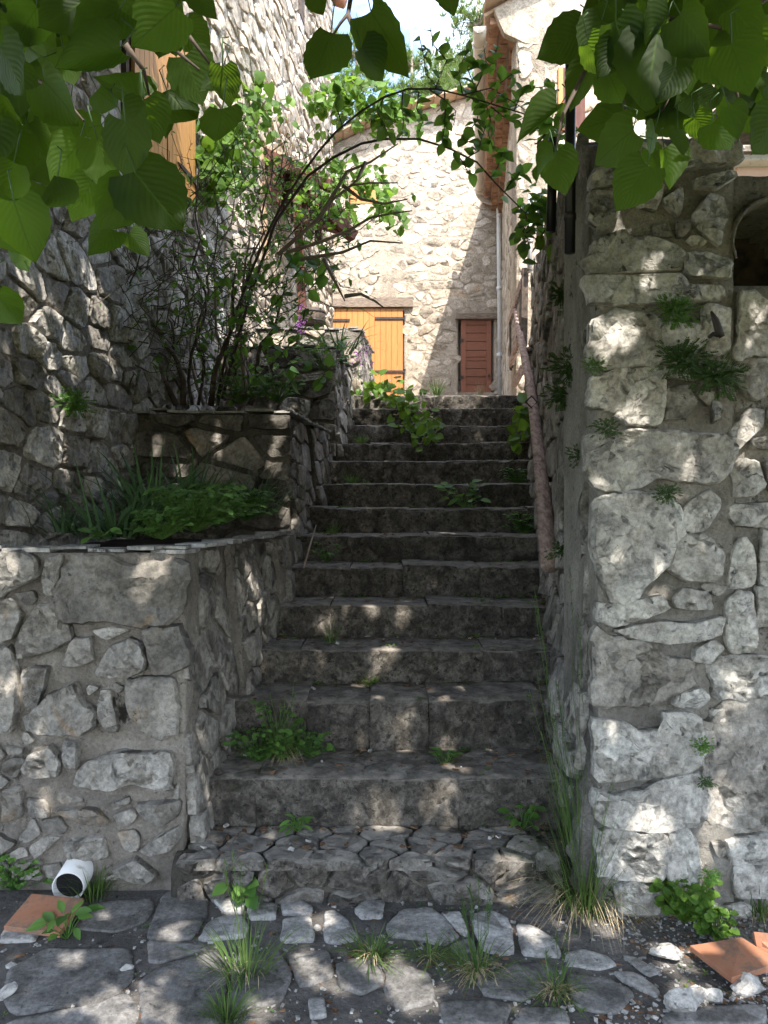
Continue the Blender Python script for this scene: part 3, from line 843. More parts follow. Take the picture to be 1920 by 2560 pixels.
# shutters
for i, (ua, ub) in enumerate(((2.40, 2.94), (2.965, 3.53))):
    sh = bpy.data.objects.new('shutter', None); sh.location = WL.F((ua + ub) / 2, 4.6, 0) - lh.location; link(sh, lh)
    n = 7; w = (ub - ua) / n
    for k in range(n):
        mb = MB(); u0 = ua + k * w + .0025
        pr = [WL.F(u0, 4.02, .02), WL.F(u0 + w - .005, 4.02, .02), WL.F(u0 + w - .005, 5.2, .02), WL.F(u0, 5.2, .02)]
        mb.prism(pr, .028, WL.n); mb.build('plank', M_shut, sh)
    for zz in (4.20, 4.97):
        mb = MB(); e = ua if i == 0 else ub; q = .40 if i == 0 else -.40
        pr = [WL.F(e - .04 * (1 if i == 0 else -1), zz - .022, .032), WL.F(e + q * .8, zz - .016, .032), WL.F(e + q, zz, .032), WL.F(e + q * .8, zz + .016, .032), WL.F(e - .04 * (1 if i == 0 else -1), zz + .022, .032)]
        mb.prism(pr, .008, WL.n); mb.tube([WL.F(e, zz - .04, .03), WL.F(e, zz + .04, .03)], .014, 8)
        mb.build('hinge', M_iron, sh)
mb = MB()
mb.beam(WL.F(2.33, 5.26, -.02), WL.F(3.60, 5.26, -.02), .10, .10); mb.build('lintel', M_oldwood, lh)
for ua in (2.345, 3.59):
    mb = MB(); mb.beam(WL.F(ua, 3.98, -.03), WL.F(ua, 5.2, -.03), .05, .06, up=(0, 1, 0)); mb.build('window_jamb', M_oldwood, lh)
mb = MB(); mb.box(WL.F(7.35, 7.85, .005), (.05, .28, .16), Matrix.Rotation(-.12, 3, 'Z')); mb.build('vent_slab', M_rubble, lh)
mb = MB(); mb.box(WL.F(7.35, 8.12, .012), (.05, .26, .36), Matrix.Rotation(-.12, 3, 'Z')); mb.build('vent_opening', M_oldwood, lh)

# ---------------------------------------------------------------- stepped planters on the left
def planter(label, d, xcorner, ztop, zbot, x_left, side_pts, H, cell, seed, mats, joint=.03, traced=None, lean_f=None, mort=None, side_cell=None, slab=.14, smat=None):
    pl = thing('stone_planter', (xcorner, d, zbot), label, 'planter', 'stepped planters beside the staircase')
    Wf = Wall((x_left, d), (xcorner, d), lean_f)
    face_mesh(Wf, 0, Wf.L, lambda u: zbot, lambda u: ztop - .02, .022, .012, .22, seed, back=.010).build('mortar', mort or M_mortar, pl, True)
    tk = []
    if traced:
        for i, (poly, big) in enumerate(traced):
            SEED[0] += 1; q = grow([Wf.hit(*p) for p in poly], 1.05); tk.append(grow(q, 1.04))
            mb = MB(); stone_mesh(mb, q, Wf.F, H * (1.0 if big else .7), SEED[0], 42 if big else 26, 8 if big else 4, .05, facets=6, lump=.4, tilt=.4)
            mb.build('stone', mats[i % len(mats)], pl, True, sharp=20)
        filler(pl, Wf.F, .3, Wf.L - .02, .05, ztop - .04, tk, .095, .06, .018, 403, .014, [M_warm, M_grey, M_warm], 120)
    else:
        lay(pl, rubble(0, Wf.L, zbot, ztop - .03, cell[0], cell[1], joint, seed), Wf.F, H, mats[0], n=26, rings=5, rough=.06, lump=.5, pick=lambda r: r.choice(mats))
    L = side_pts
    for i in range(len(L) - 1):
        (xa, ya), (xb, yb) = L[i], L[i + 1]
        Wx = Wall((xa, ya), (xb, yb), (lambda u, z: .10 * max(0, 1 - (z - stair_z(ya)) / .9) - .06))
        zb = max(zbot, stair_z(ya) - .35)
        face_mesh(Wx, .06 if i == 0 else 0, Wx.L, lambda u: zb, lambda u: ztop - .02, .03, .022, .22, seed + 3 + i).build('mortar', mort or M_mortar, pl, True)
        sc = side_cell or (.28, .18)
        lay(pl, rubble(0.01, Wx.L, zb, ztop - .03, sc[0], sc[1], .020, seed + 30 + i, jit=.5), Wx.F, .026, smat or M_grey, n=20, rings=4, limit=160, rough=.06, lump=.5, tilt=.6)
    # thin flat slabs capping the edges
    r = random.Random(seed)
    def cap(a, b, inward):
        a, b = Vector(a), Vector(b); t = (b - a).normalized(); Ln = (b - a).length; s = -.01; k = 0
        while s < Ln:
            w = r.uniform(.08, .22); dep = slab * r.uniform(.75, 1.25); o = r.uniform(-.014, .022)
            e = min(s + w, Ln + .01)
            z = ztop + r.uniform(-.006, .010) + (k % 2) * .006
            poly = [a + t * s - inward * (o + r.uniform(0, .015)), a + t * ((s + e) / 2) - inward * (o + r.uniform(-.01, .02)), a + t * (e - .006) - inward * (o + r.uniform(0, .012)),
                    a + t * (e - .006 - r.uniform(0, .03)) + inward * dep, a + t * (s + r.uniform(0, .03)) + inward * (dep - r.uniform(0, .03))]
            th = r.uniform(.010, .018)
            poly = [Vector((p.x, p.y, z + r.uniform(-.002, .002))) for p in poly]
            mb = MB(); mb.prism(poly, th, (0, 0, 1)); mb.build('capping_slab', M_ledge, pl)
            s = e; k += 1
    cap((x_left, d, 0), (xcorner, d, 0), Vector((0, 1, 0)))
    for i in range(len(L) - 1):
        a, b = Vector((*L[i], 0)), Vector((*L[i + 1], 0)); t = (b - a).normalized()
        cap(a, b, Vector((-t.y, t.x, 0)))
    xb, yb = L[-1]
    mb = MB()
    def soil(a, b):
        y = lerp(d + .1, yb, b); xr = interp([(p[1], p[0]) for p in L], y) - .08
        x = lerp(x_left, xr, a)
        return Vector((x, y, ztop - .05 + .03 * fbm((x * 4, y * 4, seed), 3)))
    mb.grid(soil, 40, 40); mb.build('soil', M_soil, pl, True)
    return pl, Wf
tr = [(R5([(0,232),(110,222),(165,250),(170,330),(100,360),(0,425)]), 1), (R5([(208,250),(275,240),(255,330),(240,415),(195,402),(193,330)]), 0),
 (R5([(290,300),(330,248),(470,240),(560,290),(640,272),(760,262),(800,300),(795,440),(730,525),(600,545),(480,510),(400,512),(275,522),(268,400)]), 1),
 (R5([(120,530),(170,460),(240,450),(300,520),(310,600),(240,640),(90,682),(85,620)]), 1), (R5([(270,712),(320,600),(400,590),(405,690),(330,715)]), 0),
 (R5([(425,740),(480,630),(560,600),(620,622),(640,720),(560,760),(440,752)]), 1), (R5([(622,562),(780,542),(820,640),(830,700),(750,745),(660,752),(652,660)]), 1),
 (R5([(105,740),(150,715),(215,720),(200,800),(160,900),(110,880)]), 0), (R5([(118,940),(180,880),(230,830),(330,788),(360,870),(420,910),(410,970),(370,1002),(300,1000),(180,1002),(130,980)]), 1),
 (R5([(440,830),(480,820),(500,900),(512,990),(470,1000),(430,930)]), 0), (R5([(560,780),(640,765),(765,785),(765,1000),(690,1022),(600,980),(560,900)]), 1),
 (R7([(345,172),(360,90),(520,25),(620,35),(725,30),(740,100),(735,190),(650,172),(590,152),(480,187)]), 1), (R5([(-20,640),(50,642),(80,740),(80,900),(60,980),(-20,985)]), 1),
 (R7([(110,100),(150,30),(230,0),(270,60),(258,130),(150,135)]), 1), (R7([(600,250),(700,240),(780,240),(785,290),(700,342),(620,300)]), 0),
 (R7([(620,442),(700,382),(780,342),(790,382),(740,442),(660,462)]), 0), (R7([(130,230),(200,238),(230,300),(140,302)]), 0), (R7([(500,522),(600,470),(690,540),(640,582)]), 0),
 (R7([(250,270),(420,268),(480,330),(380,332)]), 0), (R5([(400,560),(500,545),(560,560),(470,600)]), 0), (R5([(10,440),(60,430),(100,500),(60,600),(0,610)]), 0),
 (R7([(280,-20),(340,-10),(340,100),(285,90)]), 0), (R7([(20,200),(100,180),(110,300),(30,320)]), 0), (R7([(300,400),(460,390),(480,470),(320,480)]), 0)]
p1, WP1 = planter('lowest stone planter at the foot of the stairs, topped with thin pale slabs', 3.15, -.815, 1.385, -.05, -2.05,
    [(-.815, 3.15), (-.735, 3.83), (-.645, 4.56), (-.60, 5.2)], .052, (.2, .15), 71, [M_grey, M_grey, M_warm, M_grey], traced=tr,
    lean_f=lambda u, z: .05 * max(0, 1 - z / .8) ** 2 + .0)
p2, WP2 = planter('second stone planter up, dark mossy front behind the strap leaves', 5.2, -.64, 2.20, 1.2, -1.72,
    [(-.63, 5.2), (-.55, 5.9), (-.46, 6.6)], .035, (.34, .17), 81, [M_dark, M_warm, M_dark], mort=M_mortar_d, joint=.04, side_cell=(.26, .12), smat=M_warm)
p3, WP3 = planter('third stone planter up, grey front half hidden by the thorny shrub', 6.8, -.43, 2.97, 2.0, -1.5,
    [(-.43, 6.8), (-.38, 7.4), (-.32, 8.0)], .03, (.3, .16), 91, [M_grey, M_dark, M_warm], side_cell=(.3, .14))
p4, WP4 = planter('topmost stone planter, beside the landing, with a thick pale slab', 8.1, -.25, 3.43, 2.6, -1.35,
    [(-.25, 8.1), (-.18, 8.8), (-.12, 9.4)], .03, (.3, .16), 95, [M_house, M_warm], side_cell=(.4, .16), slab=.3)

# ---------------------------------------------------------------- landing path and back house
mb = MB()
mb.grid(lambda a, b: Vector((lerp(-3.5, 4.5, a), lerp(8.45, 16.3, b), 2.66 + (3.80 - 2.66) * b + .03 * fbm((a * 20, b * 20, 1), 3))), 60, 60)
tag(mb.build('path', M_pathm, None, True, (0, 12, 3)), kind='structure')
DB = 16.0
bh = thing('stone_house', (0, DB, 3.8), 'sunlit stone house at the top with orange garage door and small red door', 'house')
def bx(px): return (px - CX) / F * DB
def bz(py): return EYE - (py - HY) / F * DB
WB = Wall((-2.2, DB), (2.75, DB))
def bu(px): return bx(px) + 2.2
def roofline(u): return interp([(0, bz(345)), (bu(720), bz(312)), (bu(830), bz(262)), (bu(1030), bz(205)), (bu(1110), bz(185))], u)
holes = [(bu(690), bu(871), bz(858), bz(668)), (bu(993), bu(1064), bz(850), bz(690)), (bu(756), bu(815), bz(440), bz(398)), (bu(725), bu(876), bz(666), bz(640)), (bu(985), bu(1075), bz(690), bz(676)), (bu(828), bu(840), bz(640), bz(520))]
def in_hole(u, z, m=0): return any(a - m < u < b + m and c - m < z < e + m for a, b, c, e in holes)
def dig(u, z): return any(a < u < b and c < z < e for a, b, c, e in (holes[0], holes[1], holes[2]))
face_mesh(WB, 0, WB.L, lambda u: 3.5, roofline, .05, .009, .4, 31, hole=dig).build('mortar', M_hmortar, bh, True)
polys = rubble(.1, WB.L, 3.6, 10.2, .36, .19, .044, 33, jit=.55, keep=lambda u, z: z < roofline(u) - .12 and not in_hole(u, z, .10))
lay(bh, polys, WB.F, .011, M_house, n=22, rings=3, limit=280, rough=.12, Hvar=.5, lump=.6, tilt=.7, facets=3)
mb = MB(); tiles = []
n = 20
roof = bpy.data.objects.new('roof', None); roof.location = Vector((0, DB, 9.5)) - bh.location; link(roof, bh)
for k in range(n):
    u0, u1 = .2 + k * (WB.L - .3) / n, .2 + (k + 1) * (WB.L - .3) / n
    a = WB.F(u0, roofline(u0) + .03, .09); b = WB.F(u1 + .02, roofline(u1) + .055, .09)
    mb = MB(); mb.beam(a, b, .62, .035); mb.build('tile', M_roof, roof)
# orange garage door of planks, with strap hinges
gd = bpy.data.objects.new('garage_door', None); gd.location = Vector((bx(790), DB, 4.5)) - bh.location; link(gd, bh)
x = bx(700); i = 0
while x < bx(869):
    w = (bx(871) - bx(725)) / 12; e = min(x + w, bx(870.5))
    mb = MB(); mb.box(((x + e) / 2, DB - .01, (bz(667) + bz(856)) / 2), (e - x - .006, .03, bz(667) - bz(856))); mb.build('plank', M_orange, gd)
    x += w
for (pa, pb, py) in ((712, 756, 692), (810, 874, 688), (810, 874, 803)):
    mb = MB(); mb.box(((bx(pa) + bx(pb)) / 2, DB - .045, bz(py)), (bx(pb) - bx(pa), .012, .045)); mb.tube([(bx(pb if pa > 800 else pa), DB - .05, bz(py) - .06), (bx(pb if pa > 800 else pa), DB - .05, bz(py) + .05)], .018, 8)
    mb.build('hinge', M_iron, gd)
mb = MB(); mb.box(((bx(722) + bx(880)) / 2, DB - .01, bz(655)), (bx(880) - bx(700), .12, .17), None, .02); mb.build('lintel', M_beam, bh)
# small red-brown door
rd = bpy.data.objects.new('door', None); rd.location = Vector((bx(1028), DB, 4.5)) - bh.location; link(rd, bh)
dx0, dx1, dz0, dz1 = bx(996), bx(1061), bz(848), bz(692)
for (a, b) in ((dx0, dx0 + .10), (dx1 - .10, dx1)):
    mb = MB(); mb.box(((a + b) / 2, DB + .02, (dz0 + dz1) / 2), (b - a, .05, dz1 - dz0)); mb.build('stile', M_red, rd)
mb = MB(); mb.box(((dx0 + dx1) / 2, DB + .02, dz1 - .045), (dx1 - dx0 - .204, .05, .09)); mb.build('rail', M_red, rd)
zz = [dz1 - .09, dz1 - .26, dz1 - .44, dz1 - .62, dz1 - .76, dz1 - .84, dz1 - 1.0, dz1 - 1.17, dz1 - 1.34, dz0]
for a, b in zip(zz, zz[1:]):
    mb = MB(); mb.box(((dx0 + dx1) / 2, DB + .028, (a + b) / 2), (dx1 - dx0 - .206, .035, a - b - .012)); mb.build('panel', M_red, rd)
for py in (735, 815):
    mb = MB(); mb.box((dx0 + .02, DB - .012, bz(py)), (.06, .015, .06)); mb.build('hinge', M_iron, rd)
mb = MB(); mb.tube([(dx1 - .05, DB - .0, bz(812)), (dx1 - .05, DB - .05, bz(812))], [.02, .03], 10); mb.build('handle', M_iron, rd)
mb = MB(); mb.box(((bx(984) + bx(1074)) / 2, DB - .03, bz(684)), (bx(1074) - bx(984), .14, .11), None, .018); mb.build('lintel', M_beam, bh)
mb = MB(); mb.box(((bx(990) + bx(1066)) / 2, DB - .03, bz(855)), (bx(1066) - bx(990), .3, .10), None, .01); mb.build('doorstep', M_house, bh)
wd = bpy.data.objects.new('shutter', None); wd.location = Vector((bx(785), DB, 8.2)) - bh.location; link(wd, bh)
for k in range(5):
    a = bx(757 + k * 11.6); mb = MB(); mb.box((a + .055, DB + .0, (bz(398) + bz(440)) / 2), (.107, .03, bz(398) - bz(440))); mb.build('plank', M_orange, wd)

# ---------------------------------------------------------------- right house: gable end, brick eave, gutter
rh = thing('stone_house', (2.4, 12, 4), 'bright stone house on the right with stepped brick eave and gutter', 'house')
RN = (1.70, 9.86); RF = (2.46, 16.0)
WG = Wall(RN, (6.5, 9.86)); WR = Wall(RN, RF, flip=True)
def gz(py): return EYE - (py - HY) / F * 9.86
face_mesh(WG, 0, 4.6, lambda u: 2.4, lambda u: gz(30) + .42 * u, .06, .03, .4, 41).build('mortar', M_hmortar, rh, True)
face_mesh(WR, 0, WR.L, lambda u: 2.4, lambda u: gz(30), .05, .02, .35, 43).build('mortar', M_hmortar, rh, True)
lay(rh, rubble(.02, 3.0, 2.5, 8.4, .34, .22, .035, 44, keep=lambda u, z: z < gz(70) + .4 * u), WG.F, .035, M_house, n=18, rings=3, limit=170, rough=.08, lump=.5, tilt=.7, facets=3)
lay(rh, rubble(.05, WR.L, 3.2, 7.5, .40, .22, .04, 45), WR.F, .018, M_house, n=12, rings=2, limit=110, rough=.08, lump=.5)
mb = MB()   # plaster band under the verge
mb.prism([WG.F(-.16, gz(75), .035), WG.F(.10, gz(95), .035), WG.F(.30, gz(100), .035), WG.F(.7, gz(55), .035), (WG.F(1.6, gz(20), .035)), WG.F(4.4, gz(30) + 1.75, .035), WG.F(4.4, gz(-10) + 1.95, .035), WG.F(-.30, gz(22), .035)], .10, WG.n)
mb.build('verge_plaster', M_house, rh)
ev = bpy.data.objects.new('brick_eave', None); ev.location = Vector((1.7, 12, 7.8)) - rh.location; link(ev, rh)
for row, (off, zz) in enumerate(((.03, 7.62), (.16, 7.72), (.29, 7.82))):
    n = 19; sp = WR.L / n
    for k in range(n):
        mb = MB(); j_ = R.uniform(-.012, .012); a = WR.F(k * sp + .02, zz + j_, off + j_); b = WR.F((k + 1) * sp - .02, zz + j_ + R.uniform(-.012, .012), off + j_)
        mb.beam(a, b, .115, .088); mb.build('brick', M_brick, ev)
mb = MB(); mb.prism([WR.F(-.04, 7.87, .42), WR.F(WR.L, 7.87, .42), WR.F(WR.L, 8.5, -.9), WR.F(-.04, 8.5, -.9)], .04, (-.5, 0, .9)); mb.build('roof_slope', M_roof, rh)
for k in range(8):
    mb = MB(); mb.beam(WG.F(-.42 + k * .42, 7.93 + k * .19, .06), WG.F(-.02 + k * .42, 8.11 + k * .19, .06), .30, .035); mb.build('verge_tile', M_roof, rh)
# half round gutter along the eave and the pipe at its far end
gut = bpy.data.objects.new('gutter', None); gut.location = Vector((1.5, 12, 7.7)) - rh.location; link(gut, rh)
def gutpt(u): return WR.F(u, 7.66, .47)
mb = MB(); W = 13
for i in range(25):
    u = -.05 + (WR.L * .84) * i / 24; c = gutpt(u)
    for rr in (.085, .078):
        for j in range(W):
            a = math.pi + math.pi * j / (W - 1); mb.v.append(tuple(c + WR.n * (-math.cos(a) * rr) + Vector((0, 0, math.sin(a) * rr + .05))))
for i in range(24):
    for s_ in (0, 1):
        for j in range(W - 1):
            a = (i * 2 + s_) * W + j; q = (a, a + 1, a + 2 * W + 1, a + 2 * W); mb.f.append(q if s_ else q[::-1])
for s_ in (0,):
    for j in range(W - 1): mb.f.append((j, j + 1, W + j + 1, W + j))
mb.f.append(tuple(range(W)))
mb.build('trough', M_gutter, gut, True)
for u in (.3, 1.5, 2.8, 4.0, 5.0):
    mb = MB(); c = gutpt(u); pr = [c + WR.n * (-math.cos(math.pi + math.pi * j / 10) * .092) + Vector((0, 0, math.sin(math.pi + math.pi * j / 10) * .092 + .05)) for j in range(11)]
    mb.tube(pr, .012, 6); mb.build('bracket', M_gutter, gut, True)
e = Vector((bx(1031), 15.86, bz(398)))
mb = MB(); mb.tube([P(1031, 385, 14.95), P(1031, 408, 15.0), P(1033, 420, 15.05), P(1042, 430, 15.2), P(1062, 437, 15.7), Vector((bx(1074), 15.86, bz(448))), Vector((bx(1076), 15.86, bz(470))), Vector((bx(1079), 15.86, bz(856)))], .055, 10)
mb.build('downpipe', M_white, gut, True)
for py in (470, 628, 770):
    mb = MB(); mb.tube([(bx(1077), 15.86, bz(py) - .04), (bx(1077), 15.86, bz(py) + .04)], .066, 10); mb.build('collar', M_white, gut, True)
# window edge on the gable
mb = MB(); xw = (1206 - CX) / F * 9.86
for (x0_, x1_, mt, nm) in ((1204, 1214, M_orange, 'window_frame'), (1214, 1262, M_brown, 'window_opening')):
    mb = MB(); a, b = (x0_ - CX) / F * 9.86, (x1_ - CX) / F * 9.86
    mb.box(((a + b) / 2, 9.82 if nm == 'window_frame' else 9.835, (gz(150) + gz(285)) / 2), (b - a, .05, gz(150) - gz(285))); mb.build(nm, mt, rh)

# ---------------------------------------------------------------- timber lean-to on the left house
lt = thing('wooden_porch', (-.9, 8.6, 3.5), 'small dark timber porch with tiled roof on the left house, behind the shrub', 'porch')
def Lp(px, py, d): return P(px, py, d)
ra, rb_ = Lp(553, 302, 8.2), Lp(722, 386, 9.1)
back = Vector((-.25, 1.1, .35))
for k in range(8):
    a = ra.lerp(rb_, k / 8); b = ra.lerp(rb_, (k + 1) / 8 - .012)
    mb = MB(); mb.prism([a, b, b + back, a + back], .035, (0, 0, 1)); mb.build('roof_tile', M_roof, lt)
mb = MB(); mb.beam(ra - Vector((0, -.04, .10)), rb_ - Vector((0, -.04, .10)), .07, .13); mb.build('fascia', M_brown, lt)
for (a, b, w, mt) in ((Lp(563, 318, 8.25), Lp(575, 560, 8.25), .06, M_roof), (Lp(590, 335, 8.35), Lp(592, 440, 8.35), .10, M_brown), (Lp(640, 395, 8.7), Lp(655, 700, 8.7), .09, M_brown)):
    mb = MB(); mb.beam(a, b, w, w, up=(0, 1, 0)); mb.build('post', mt, lt)
for k in range(7):
    a = Lp(585 + k * 17, 340 + k * 14, 8.9 + .08 * k); mb = MB(); mb.beam(a, a - Vector((0, 0, .55)), .09, .02, up=(0, 1, 0)); mb.build('board', M_brown, lt)
for (a, b, w) in ((Lp(665, 425, 8.9), Lp(752, 478, 9.2), .14), (Lp(690, 450, 8.95), Lp(765, 512, 9.2), .12), (Lp(648, 470, 8.8), Lp(740, 500, 9.2), .08)):
    mb = MB(); mb.beam(a, b, w, w); mb.build('beam', M_brown, lt)
pot = thing('barrel_planter', tuple(Lp(676, 700, 8.5)), 'dark hooped wooden barrel tub on the topmost planter ledge', 'barrel')
b0 = Lp(676, 702, 8.5)
mb = MB(); mb.tube([b0 + Vector((0, 0, z)) for z in (0, .03, .08, .13, .17)], [.125, .135, .14, .137, .128], 18); mb.build('tub', M_oldwood, pot, True)
for z in (.035, .135):
    mb = MB(); mb.tube([b0 + Vector((0, 0, z - .012)), b0 + Vector((0, 0, z + .012))], .143, 18); mb.build('hoop', M_iron, pot, True)

# ---------------------------------------------------------------- log handrail and the picket rail above
hr = thing('log_handrail', tuple(P(1187, 1222, 4.15)), 'weathered round log handrail fixed to the right wall on short round stubs', 'handrail')
rail = [P(1187, 1221, 4.12).lerp(P(1123, 720, 8.3), t / 6) + Vector((.035 * math.sin(math.pi * t / 6), 0, .01 * math.sin(t * 2.1))) for t in range(7)]
mb = MB(); pp = []; rr_ = []
for i in range(len(rail) - 1):
    for k in range(6): pp.append(rail[i].lerp(rail[i + 1], k / 6)); t = (i + k / 6) / 6; rr_.append(lerp(.049, .037, t) * (1 + .05 * noise.noise(Vector((i + k / 6, 3, 1)))))
pp.append(rail[-1]); rr_.append(.034)
mb.tube(pp, rr_, 18, bumpy=.09); mb.build('log', M_log, hr, True)
up = [P(1124, 727, 8.35), P(1119, 700, 8.8), P(1113, 670, 9.4)]
mb = MB(); mb.tube(up, [.03, .028, .026], 10, bumpy=.05); mb.build('log', M_log, hr, True)
mb = MB(); a = P(1150, 843, 6.7); mb.tube([P(1144, 846, 6.65), P(1160, 846, 6.72)], .006, 6)
for (pa, pb, r_) in (((1140, 757, 7.75), (1166, 754, 7.9), .036), ((1150, 853, 6.6), (1187, 853, 6.7), .040), ((1163, 903, 6.05), (1202, 901, 6.15), .036), ((1180, 1060, 4.95), (1216, 1058, 5.0), .038)):
    mb = MB(); mb.tube([P(*pa), P(*pb), P(*pb) + Vector((.25, 0, 0))], r_, 12, bumpy=.08); mb.build('bracket_stub', M_beam, hr, True)
mb = MB()
for (px, py, d) in ((1124, 727, 8.25), (1148, 868, 6.0)):
    c = P(px, py, d); mb = MB(); mb.tube([c + Vector((-.045, 0, 0)), c + Vector((0, 0, .045)), c + Vector((.045, 0, 0)), c + Vector((0, 0, -.045)), c + Vector((-.045, 0, 0))], .007, 5); mb.build('wire_tie', M_iron, hr, True)
pk = thing('picket_balustrade', tuple(P(1115, 760, 9.6)), 'sloping brown picket balustrade beyond the upper end of the log handrail', 'balustrade')
for (a, b, w, h) in ((P(1127, 612, 8.6), P(1101, 694, 10.4), .035, .11), (P(1121, 728, 8.6), P(1102, 786, 10.0), .035, .10), (P(1128, 798, 8.6), P(1112, 828, 9.6), .04, .10)):
    mb = MB(); mb.beam(a, b, w, h); mb.build('rail', M_log, pk)
for k in range(11):
    t = k / 10; a = P(lerp(1126, 1103, t), lerp(622, 690, t), lerp(8.66, 10.2, t)); b = P(lerp(1124, 1104, t), lerp(745, 800, t), lerp(8.66, 10.2, t))
    mb = MB(); mb.beam(a, b, .035, .018, up=(0, 1, 0)); mb.build('picket', M_oldwood, pk)
mb = MB(); mb.beam(P(1134, 580, 8.5), P(1131, 748, 8.5), .07, .06, up=(0, 1, 0)); mb.build('post', M_oldwood, pk)

# pipes hanging on the wall
def pipe(name, label, mat, a, b, r, band=None, grp=None):
    t = thing(name, tuple(b), label, 'pipe', grp)
    mb = MB(); mb.tube([a, b], r, 14); mb.build('pipe_body', mat, t, True)
    for q in (band or []):
        c = a.lerp(b, q); mb = MB(); mb.tube([c + Vector((0, 0, -.012)), c + Vector((0, 0, .012))], r * 1.12, 14); mb.build('clamp', M_iron if mat != M_white else M_oldwood, t, True)
    return t
pipe('black_pipe', 'longer black pipe hanging down the stair side of the tall wall, nearest the linden leaves', M_black, P(1233, 60, 3.0), P(1231, 546, 3.0), .021, [.84])
pipe('black_pipe', 'shorter black pipe behind the longer one on the stair side of the wall', M_black, P(1195, 300, 4.2), P(1190, 500, 4.2), .026)
pipe('white_pipe', 'thin white pipe running down beside the picket rail post', M_white, P(1147, 420, 8.4), P(1144, 588, 8.4), .026, [.62, .97])
pipe('white_pipe', 'white pipe stub with dark end just left of the shorter black pipe', M_white, P(1168, 418, 5.4), P(1165, 536, 5.4), .024, [.97])

# iron hook on the pillar
hk = thing('iron_hook', tuple(WF.F(*WF.hit(1555, 728), .05)), 'rusty iron shutter stay hook sticking out high on the pale wall', 'hook')
mb = MB(); q = [P(1533, 727, 2.86), P(1541, 721, 2.80), P(1553, 723, 2.79)]; mb.tube(q, [.007, .008, .011], 8); mb.build('stem', M_iron, hk, True)
mb = MB(); mb.tube([P(1560, 728, 2.78), P(1553, 715, 2.78), P(1545, 690, 2.78), P(1536, 672, 2.78)], [.010, .015, .012, .004], 10); mb.build('blade', M_iron, hk, True)

# neighbour's roof and wall beyond the right end of the wall
nb = thing('neighbour_house', (4.3, 8, 3), 'pink plastered neighbour house with dark shingled roof seen over the right wall', 'house')
mb = MB(); mb.box((5.4, 8.2, 3.0), (3.4, .3, 4.54)); mb.build('wall', M_pink, nb)
rf_ = bpy.data.objects.new('roof', None); rf_.location = Vector((4.5, 7.8, 5.4)) - nb.location; link(rf_, nb)
for k in range(7):
    for j in range(5):
        z = 5.22 + k * .075; y = 7.6 + k * .09
        mb = MB(); mb.box((3.70 + j * .50 + (k % 2) * .12, y, z), (.49, .30, .055), None, .008); mb.build('shingle', M_shingle, rf_)
mb = MB(); mb.box((5.4, 8.0, 5.13), (3.5, .25, .05)); mb.build('fascia', M_white, nb)

# ---------------------------------------------------------------- loose things at the foot
def tile(label, quad, z, tilt, grp='terracotta tiles lying on the paving'):
    t = thing('terracotta_tile', (*gpt(*quad[0]), z), label, 'tile', grp)
    pts = []
    for (p, dz) in zip(quad, tilt):
        x, y = gpt(p[0], p[1], z + dz); pts.append(Vector((x, y, z + dz)))
    n = (pts[1] - pts[0]).cross(pts[2] - pts[0]).normalized()
    if n.z < 0: pts = pts[::-1]; n = -n
    c = sum(pts, Vector()) / 4
    m = MB(); k = 0
    ring = lambda s, o: [c + (p - c) * s + n * o for p in pts]
    for rr2 in (ring(1, -.020), ring(1, -.003), ring(.985, 0)):
        for p in rr2: m.v.append(tuple(p))
    for k in range(2):
        for i in range(4):
            j = (i + 1) % 4; m.f.append((k * 4 + i, k * 4 + j, k * 4 + 4 + j, k * 4 + 4 + i))
    m.f.append((8, 9, 10, 11)); m.f.append((3, 2, 1, 0))
    m.build('tile_body', M_terra, t)
tile('square terracotta tile propped on the paving in front of the white drain pipe', [(8, 2000), (68, 1930), (180, 1940), (128, 2015)], .035, (.0, .03, .03, .0))
tile('large terracotta tile lying on rubble at the right, nearest the leafy geranium', [(1490, 2042), (1602, 2024), (1690, 2078), (1580, 2112)], .05, (.0, .02, .01, .0))
tile('terracotta tile cut by the right edge, standing behind the larger flat tile', [(1628, 2012), (1690, 2018), (1700, 2078), (1636, 2052)], .05, (.06, .06, .0, .0))
dp = thing('drain_pipe', tuple(P(152, 1915, 3.05)), 'short white plastic drain pipe end sticking out of the planter wall', 'drain pipe')
a, b = P(147, 1917, 3.00), P(176, 1868, 3.16); t = (b - a).normalized(); r_ = .062
mb = MB()
for (c, rr2) in ((b, r_), (a, r_), (a, r_ - .005), (b, r_ - .005)):
    s1 = t.cross(Vector((0, 0, 1))).normalized(); s2 = s1.cross(t)
    for j in range(28): an = 2 * math.pi * j / 28; mb.v.append(tuple(c + (s1 * math.cos(an) + s2 * math.sin(an)) * rr2))
for k in range(3):
    for j in range(28): q = (j + 1) % 28; mb.f.append((k * 28 + j, k * 28 + q, k * 28 + 28 + q, k * 28 + 28 + j))
mb.build('tube', M_white, dp, True)
mb = MB(); mb.tube([a + t * .03, a + t * .034], r_ - .006, 20); mb.build('inner_shade_disc', M_black, dp)  # black disc stands in for the shade inside the pipe

